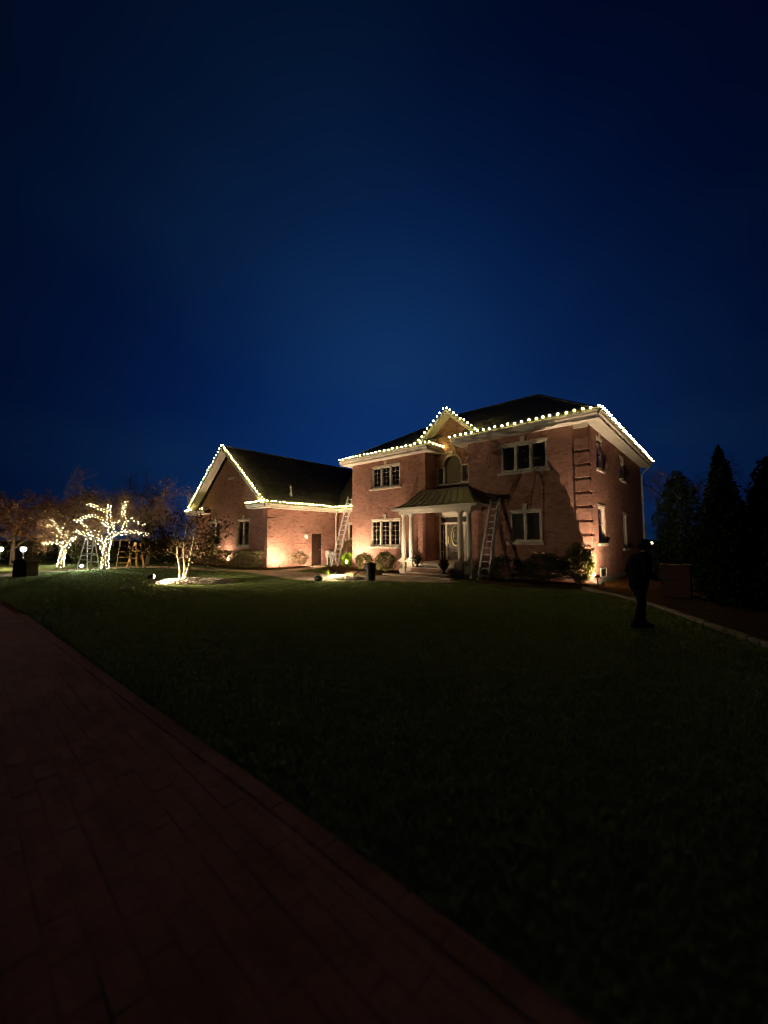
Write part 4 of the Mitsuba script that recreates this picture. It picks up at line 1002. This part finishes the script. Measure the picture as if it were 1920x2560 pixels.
conifer('rounded dark evergreen nearest the right wall of the house', 14.85, 6.2, 4.75, 1.05, 101, .42)
conifer('tallest pointed evergreen at the right, with a narrow tip', 16.35, -.9, 4.35, .66, 102, .8)
conifer('broad dark evergreen cut by the right edge of the frame', 17.4, -.6, 3.95, .75, 103, .45)
conifer('dark evergreen behind the two right hand trees', 17.6, 3.2, 4.1, .95, 104, .6)
conifer('low dark evergreen beside the brick garden pier', 16.6, -2.9, 2.3, .62, 105, .6, 5000)
conifer('low dark evergreen at the lower right edge', 17.6, -3.6, 2.6, .7, 106, .5, 5000)

# brick garden pier, bed edging, small things on the lawn
k = thing('timber_box', 'low dim reddish brown timber box at the right, behind the walking person', 'garden box')
scene[k + '__core'] = mikit.ply(B(15.0, 15.60, -2.33, -1.87, -.03, .93), 'm_doordark')
for q in range(5):
    z = -.02 + q * .19
    scene[num(k + '__board')] = mikit.ply(cat(cbox(14.97, 15.63, -2.36, -2.332, z, z + .183, .005), cbox(14.97, 14.998, -2.33, -1.84, z, z + .183, .005), cbox(15.602, 15.63, -2.33, -1.84, z, z + .183, .005)), 'm_redwood')
scene[k + '__lid'] = mikit.ply(cbox(14.95, 15.65, -2.39, -1.82, .932, .965, .006), 'm_redwood')
E_ = thing('bed_edging', 'pale stone edging between the lawn and the dark bed at right', 'edging')
el = smooth_line([(12.75, -1.38, 0), (13.5, -2.2, 0), (14.25, -3.0, 0), (14.95, -3.9, 0), (15.86, -5.5, 0), (16.5, -6.6, 0), (17.4, -8.4, 0)], 30); rng = np.random.default_rng(5)
for a, b in zip(el[:-1], el[1:]):
    d = (b - a) / np.linalg.norm(b - a); m = cbox(-.055, .055, -np.linalg.norm(b - a) / 2 + .008, np.linalg.norm(b - a) / 2 - .008, -.06, .085, .014); mat = np.eye(4); mat[:3, 0] = [d[1], -d[0], 0]; mat[:3, 1] = d; mat[:3, 3] = (a + b) / 2 + [0, 0, rng.uniform(-.008, .008)]
    scene[num(E_ + '__edging_stone')] = mikit.ply(xf(m, mat), 'm_darkstone')
k = thing('edging_piece', 'small pale bent piece of edging lying on the lawn by the gravel island', 'edging')
scene[k] = mikit.ply(cat(beam((1.40, -11.72, .07), (1.66, -11.84, .05), .07, .05), beam((1.65, -11.83, .05), (1.82, -11.55, .10), .07, .05)), 'm_paint')

# black bin with a tool leaning on it
k = thing('black_bin', 'black tapered plastic bin standing at the edge of the lawn before the shrubs', 'bin'); bp = [5.52, -4.15, -.01]
scene[k + '__body'] = mikit.ply(lathe([(0, 0), (.17, 0), (.185, .03), (.225, .66), (.245, .665), (.245, .70), (.215, .70), (.175, .04), (0, .04)], 26).apply_translation(bp), 'm_bin', 40)
for s in (-1, 1): scene[num(k + '__handle')] = mikit.ply(tube([(bp[0] + s * .225, bp[1] - .07, .55), (bp[0] + s * .27, bp[1] - .04, .55), (bp[0] + s * .27, bp[1] + .04, .55), (bp[0] + s * .225, bp[1] + .07, .55)], .012, 6), 'm_bin')
k = thing('hand_tool', 'pale ended hand tool leaning on the left side of the black bin', 'tool'); q0, q1 = np.array([4.75, -4.35, .20]), np.array([5.32, -4.22, .50])
scene[k + '__shaft'] = mikit.ply(tube([q0, (q0 + q1) / 2, q1], .028, 8), 'm_black'); scene[k + '__end_cap'] = mikit.ply(trimesh.creation.icosphere(2, .085).apply_scale([.8, .8, 1.1]).apply_translation(q0 - [.02, 0, .06]), 'm_paint', True)
scene[k + '__grip'] = mikit.ply(tube([q1 - [.04, 0, .03], q1 + [.08, 0, .05]], [.05, .035], 8), 'm_paint', 40)
k = thing('dark_bag', 'small dark bag lying where the walkway meets the lawn', 'bag')
bm = trimesh.creation.icosphere(3, 1.); v = np.array(bm.vertices); v *= (1 + .18 * (meshkit.noise(v * 2.1 + 5, 2)[:, None] - .5)); v = v * [.20, .14, .13] + [4.1, -5.72, .10]; v[:, 2] = np.maximum(v[:, 2], .0); bm.vertices = v
scene[k + '__body'] = mikit.ply(bm, 'm_bin', True); scene[k + '__strap'] = mikit.ply(tube(smooth_line([(4.0, -5.75, .19), (4.08, -5.72, .27), (4.2, -5.7, .19)], 8), .012, 6), 'm_black', True)

# planters beside the steps
for i, (x, y, z, h, lb) in enumerate(((5.63, -1.16, .40, .36, 'dark urn planter on the steps beside the left columns'), (7.30, -1.49, .20, .44, 'larger dark urn planter on the steps before the right columns'))):
    rng = np.random.default_rng(120 + i); k = thing('urn_planter', lb, 'planter', 'urn planters on the entry steps'); s = h / .4
    scene[k + '__urn'] = mikit.ply(lathe(np.array([(0, 0), (.12, 0), (.12, .03), (.055, .06), (.05, .11), (.13, .20), (.20, .34), (.225, .36), (.225, .40), (.18, .40), (.15, .34), (0, .33)]) * s, 22).apply_translation([x, y, z]), 'm_black', 40)
    scene[k + '__plant'] = mikit.ply(leaves(blob((x, y, z + h + .07), (.17 * s, .17 * s, .16), 500, rng, .2), .07, rng), 'm_darkshrub'); kind(k + '__plant', 'stuff')


# ladders
def rail_ladder(label, pL, pR, tL, tR, rungs, mat, cat_='ladder', over=.55, capmat='m_black'):
    k = thing('extension_ladder', label, cat_); pL, pR, tL, tR = (np.array(a, float) for a in (pL, pR, tL, tR)); nrm = np.cross(tL - pL, pR - pL); nrm /= np.linalg.norm(nrm)
    if nrm[1] > 0: nrm = -nrm
    for a, b in ((pL, tL), (pR, tR)): scene[num(k + '__rail')] = mikit.ply(beam(a, b, .055, .09, up=nrm), mat)
    for a, b in ((pL, tL), (pR, tR)):
        o = nrm * .055; s = (pR - pL) * (.05 if a is pL else -.05); scene[num(k + '__fly_rail')] = mikit.ply(beam(a + (b - a) * over + o + s, b + (b - a) * .0 + o + s, .028, .06, up=nrm), mat)
    for i in range(rungs):
        s = (i + .7) / rungs; scene[num(k + '__rung')] = mikit.ply(tube([pL + (tL - pL) * s, pR + (tR - pR) * s], .021, 8), mat, 50)
    for a, b in ((tL, pL), (tR, pR)): scene[num(k + '__end_cap')] = mikit.ply(beam(a + (b - a) * .012, a - (b - a) * .025, .055, .095, up=nrm), capmat)
    for a, b in ((pL, tL), (pR, tR)): scene[num(k + '__foot')] = mikit.ply(cbox(-.05, .05, -.06, .06, 0, .03, .006).apply_translation(a), 'm_black')
    return k


rail_ladder('aluminium extension ladder leaning on the brick right of the porch', (8.70, -1.12, 0), (9.15, -1.12, 0), (8.84, -.09, 3.33), (9.23, -.09, 3.33), 12, 'm_alu', over=.35, capmat='m_greyplastic')
rail_ladder('orange tipped extension ladder leaning on the low eave of the wing', (-1.22, -.55, 0), (-.82, -.42, 0), (-2.42, 1.86, 4.42), (-2.06, 1.99, 4.42), 15, 'm_whiteladder', over=.3, capmat='m_orange')


def stepladder(label, c, ang, h, w0, w1, spread, mat, topmat, steps=5, rear_steps=0):
    k = thing('stepladder', label, 'stepladder'); R = Tm(*c) @ Rz(ang); p = lambda m: xf(m, R)
    for s in (-1, 1):
        scene[num(k + '__front_rail')] = mikit.ply(p(beam((s * w0, -spread, 0), (s * w1, -.06, h), .04, .085, up=(0, 1, .3))), mat)
        scene[num(k + '__rear_rail')] = mikit.ply(p(beam((s * w0 * .95, spread, 0), (s * w1 * .9, .06, h - .02), .035, .06, up=(0, 1, -.3))), mat)
        scene[num(k + '__brace')] = mikit.ply(p(beam((s * (w0 * .55 + w1 * .45), -spread * .55, h * .45), (s * (w0 * .52 + w1 * .43), spread * .55, h * .45), .012, .02)), 'm_alu')
    for i in range(steps):
        t = (i + 1) / (steps + 1); w = w0 + (w1 - w0) * t; y = -spread + (spread - .06) * t; scene[num(k + '__step')] = mikit.ply(p(cbox(-w, w, y - .045, y + .045, h * t - .018, h * t + .018, .006)), mat)
    for i in range(rear_steps):
        t = (i + 1) / (rear_steps + 1); w = (w0 + (w1 - w0) * t) * .95; y = spread - (spread - .06) * t; scene[num(k + '__rear_rung')] = mikit.ply(p(cbox(-w, w, y - .02, y + .02, h * t - .03, h * t + .03, .006)), mat)
    scene[k + '__top_cap'] = mikit.ply(p(cbox(-w1 - .05, w1 + .05, -.13, .13, h - .01, h + .05, .012)), topmat)
    return k


VA = math.atan2(YAW[1], YAW[0]) - PI / 2
stepladder('white fibreglass stepladder left of the larger wrapped tree trunk', (-9.62, -10.62, -.012), VA + .1, 1.78, .34, .20, .42, 'm_whiteladder', 'm_whiteladder', 5, 3)
stepladder('orange stepladder standing sideways right of the larger wrapped tree', (-9.75, -8.95, -.012), VA + .62, 1.62, .36, .22, .48, 'm_orange', 'm_orange', 4, 4)
k = thing('wooden_trestle', 'tan wooden trestle frame behind the orange stepladder', 'trestle')
tb = np.array([-10.35, -8.42, 0.])
for i, (a, b) in enumerate((((-.25, 0), (.18, 1.52)), ((.33, 0), (.22, 1.50)), ((.78, 0), (.34, 1.42)))): scene[num(k + '__leg')] = mikit.ply(beam(tb + RT * a[0] + [0, 0, a[1]], tb + RT * b[0] + YAW * (.25 if i == 2 else 0) + [0, 0, b[1]], .085, .05, up=YAW), 'm_orange')
for z in (.55, .98): scene[num(k + '__crossbar')] = mikit.ply(beam(tb + RT * (.0 + z * .05) + [0, 0, z], tb + RT * (.62 - z * .15) + [0, 0, z], .045, .05, up=YAW), 'm_orange')

# dark square planter and lamp posts at the far left
k = thing('square_planter', 'dark square planter box at the left edge of the lawn', 'planter')
R = Tm(-7.25, -13.35, -.012) @ Rz(VA)
scene[k + '__box'] = mikit.ply(xf(cat(cbox(-.31, .31, -.31, .31, 0, .62, .02), cbox(-.35, .35, -.35, .35, .622, .74, .02)), R), 'm_black')
scene[k + '__soil'] = mikit.ply(xf(cbox(-.29, .29, -.29, .29, .742, .76, .005), R), 'm_mulch')
for i, (x, y, lb) in enumerate(((-14.66, -13.82, 'low lamp post at the left frame edge with round white lamp'), (-13.66, -12.92, 'low lamp post with glaring white lamp behind the square planter'))):
    k = thing('lamp_post', lb, 'lamp post'); z = 1.12
    scene[k + '__post'] = mikit.ply(cat(tube([(x, y, -.02), (x, y, z - .1)], .035, 10), lathe([(0, z - .12), (.07, z - .12), (.09, z - .09), (0, z - .09)], 14).apply_translation([x, y, 0])), 'm_black', 40)
    scene[k + '__globe'] = {**mikit.ply(trimesh.creation.icosphere(3, .135).apply_translation([x, y, z]), 'm_bulb', True), 'emitter': emitter((60., 46., 31.), 14.)}
    scene[k + '__cap'] = mikit.ply(lathe([(0, z + .07), (.10, z + .075), (.02, z + .13), (0, z + .15)], 14).apply_translation([x, y, .03]), 'm_black', 40)

# ---------------------------------------------------------------- the person walking at the right


def hull_body(joints, bones, edge=.03, it=8):
    sp = {n: m3.Manifold.sphere(r, 20).translate(list(map(float, c))) for n, (c, r) in joints.items()}
    man = None
    for a, b in bones:
        hbone = m3.Manifold.batch_hull([sp[a], sp[b]]); man = hbone if man is None else man + hbone
    man = man.refine_to_length(edge); me = man.to_mesh(); m = trimesh.Trimesh(me.vert_properties[:, :3], me.tri_verts, process=True)
    trimesh.smoothing.filter_taubin(m, iterations=it); return m


PP = np.array([15.12, -6.85, -.012]); ps = .92
fwd = np.array([.80, .60, 0]); lft = np.array([-.60, .80, 0])      # walking away to the right
def J(f, l, z, r): return (PP + ps * (fwd * f + lft * l + np.array([0, 0, z])), r * ps)
PK = thing('person', 'person in dark jacket and trousers walking past the right corner, wearing a small lit headlamp', 'person')
legs = {'hipL': J(0, .09, .92, .10), 'hipR': J(0, -.09, .92, .10), 'kneeL': J(.10, .10, .50, .075), 'kneeR': J(.0, -.10, .50, .075), 'ankL': J(.11, .10, .09, .055), 'ankR': J(-.13, -.10, .10, .055), 'waist': J(.01, 0, 1.0, .145)}
scene[PK + '__trousers'] = mikit.ply(hull_body(legs, [('waist', 'hipL'), ('waist', 'hipR'), ('hipL', 'kneeL'), ('kneeL', 'ankL'), ('hipR', 'kneeR'), ('kneeR', 'ankR')]), 'm_trouser', True)
jac = {'pel': J(.01, 0, .88, .175), 'bel': J(.03, 0, 1.12, .185), 'che': J(.06, 0, 1.30, .195), 'shL': J(.08, .20, 1.41, .10), 'shR': J(.08, -.20, 1.41, .10), 'col': J(.13, 0, 1.50, .07), 'elL': J(-.02, .29, 1.15, .075), 'elR': J(.04, -.29, 1.15, .075), 'wrL': J(.14, .27, .96, .054), 'wrR': J(.22, -.23, 1.02, .054)}
scene[PK + '__jacket'] = mikit.ply(hull_body(jac, [('pel', 'bel'), ('bel', 'che'), ('che', 'shL'), ('che', 'shR'), ('che', 'col'), ('shL', 'elL'), ('elL', 'wrL'), ('shR', 'elR'), ('elR', 'wrR')]), 'm_jacket', True)
skin = {'nk': J(.14, 0, 1.50, .058), 'nk2': J(.17, 0, 1.58, .056), 'hd': J(.19, 0, 1.685, .092), 'jaw': J(.235, 0, 1.615, .055), 'fh': J(.215, 0, 1.715, .075), 'nose': J(.295, 0, 1.66, .014), 'nose2': J(.275, 0, 1.69, .012), 'earL': J(.18, .09, 1.665, .022), 'earR': J(.18, -.09, 1.665, .022), 'lip': J(.283, 0, 1.625, .013)}
hb = [('nk', 'nk2'), ('nk2', 'hd'), ('hd', 'jaw'), ('hd', 'fh'), ('jaw', 'fh'), ('nose', 'nose2'), ('nose2', 'fh'), ('earL', 'hd'), ('earR', 'hd'), ('lip', 'jaw')]
scene[PK + '__head'] = mikit.ply(hull_body(skin, hb, .015, 5), 'm_skin', True)
for s in (1, -1): scene[num(PK + '__eye')] = mikit.ply(trimesh.creation.icosphere(2, .011).apply_translation(J(.277, .033 * s, 1.688, .01)[0]), 'm_black', True)
hair = {'a': J(.17, 0, 1.72, .094), 'b': J(.13, 0, 1.66, .085), 'c': J(.215, 0, 1.752, .06)}
scene[PK + '__hair'] = mikit.ply(hull_body(hair, [('a', 'b'), ('a', 'c')], .02, 4), 'm_hair', True)
for s, wrist in ((1, J(.14, .27, .96, .04)[0]), (-1, J(.22, -.23, 1.02, .04)[0])):
    down = np.array([0, 0, -1.]) * (.95 if s > 0 else .35) + fwd * (.3 if s > 0 else .9); down /= np.linalg.norm(down); side = lft * s; palm = np.cross(down, side)
    hj = {'w': (wrist, .026), 'p1': (wrist + down * .075 + side * .025, .017), 'p2': (wrist + down * .08 - side * .025, .017)}; hbn = [('w', 'p1'), ('w', 'p2'), ('p1', 'p2')]
    for f in range(4):
        o = side * (.030 - .020 * f); l = (.062, .072, .068, .054)[f]; a = wrist + down * .078 + o; b_ = a + down * l * .55 + palm * .008; c_ = b_ + down * l * .40 + palm * .022
        hj |= {f'a{f}': (a, .010), f'b{f}': (b_, .009), f'c{f}': (c_, .0078)}; hbn += [(f'a{f}', f'b{f}'), (f'b{f}', f'c{f}')]
    t0 = wrist + down * .025 + side * .03; t1 = t0 + side * .028 + down * .025 + palm * .012; t2 = t1 + down * .034 + palm * .010; hj |= {'t0': (t0, .012), 't1': (t1, .011), 't2': (t2, .009)}; hbn += [('t0', 't1'), ('t1', 't2'), ('w', 't0')]
    scene[num(PK + '__hand')] = mikit.ply(hull_body(hj, hbn, .006, 4), 'm_skin', True)
for s, an in ((1, J(.11, .10, .09, .05)), (-1, J(-.13, -.10, .10, .05))):
    c = an[0]; z0 = PP[2] if s > 0 else PP[2] + .02; sh = {'h': (np.array([c[0], c[1], z0 + .048]) - fwd * .05, .042), 'm': (np.array([c[0], c[1], z0 + .045]) + fwd * .07, .043), 't': (np.array([c[0], c[1], z0 + .036]) + fwd * .17, .034), 'k': (c, .047)}
    scene[num(PK + '__shoe')] = mikit.ply(hull_body(sh, [('h', 'm'), ('m', 't'), ('h', 'k'), ('k', 'm')], .02, 4), 'm_shoe', True)
hl = J(.285, -.035, 1.735, .02)[0]
scene[PK + '__headlamp'] = {**mikit.ply(trimesh.creation.icosphere(2, .024).apply_translation(hl), 'm_bulb', True), 'emitter': emitter((.75, .66, .42), .5)}
scene[PK + '__headband'] = mikit.ply(xf(trimesh.creation.torus(.100, .010), Tm(*(J(.19, 0, 1.735, .02)[0]))), 'm_black', True)
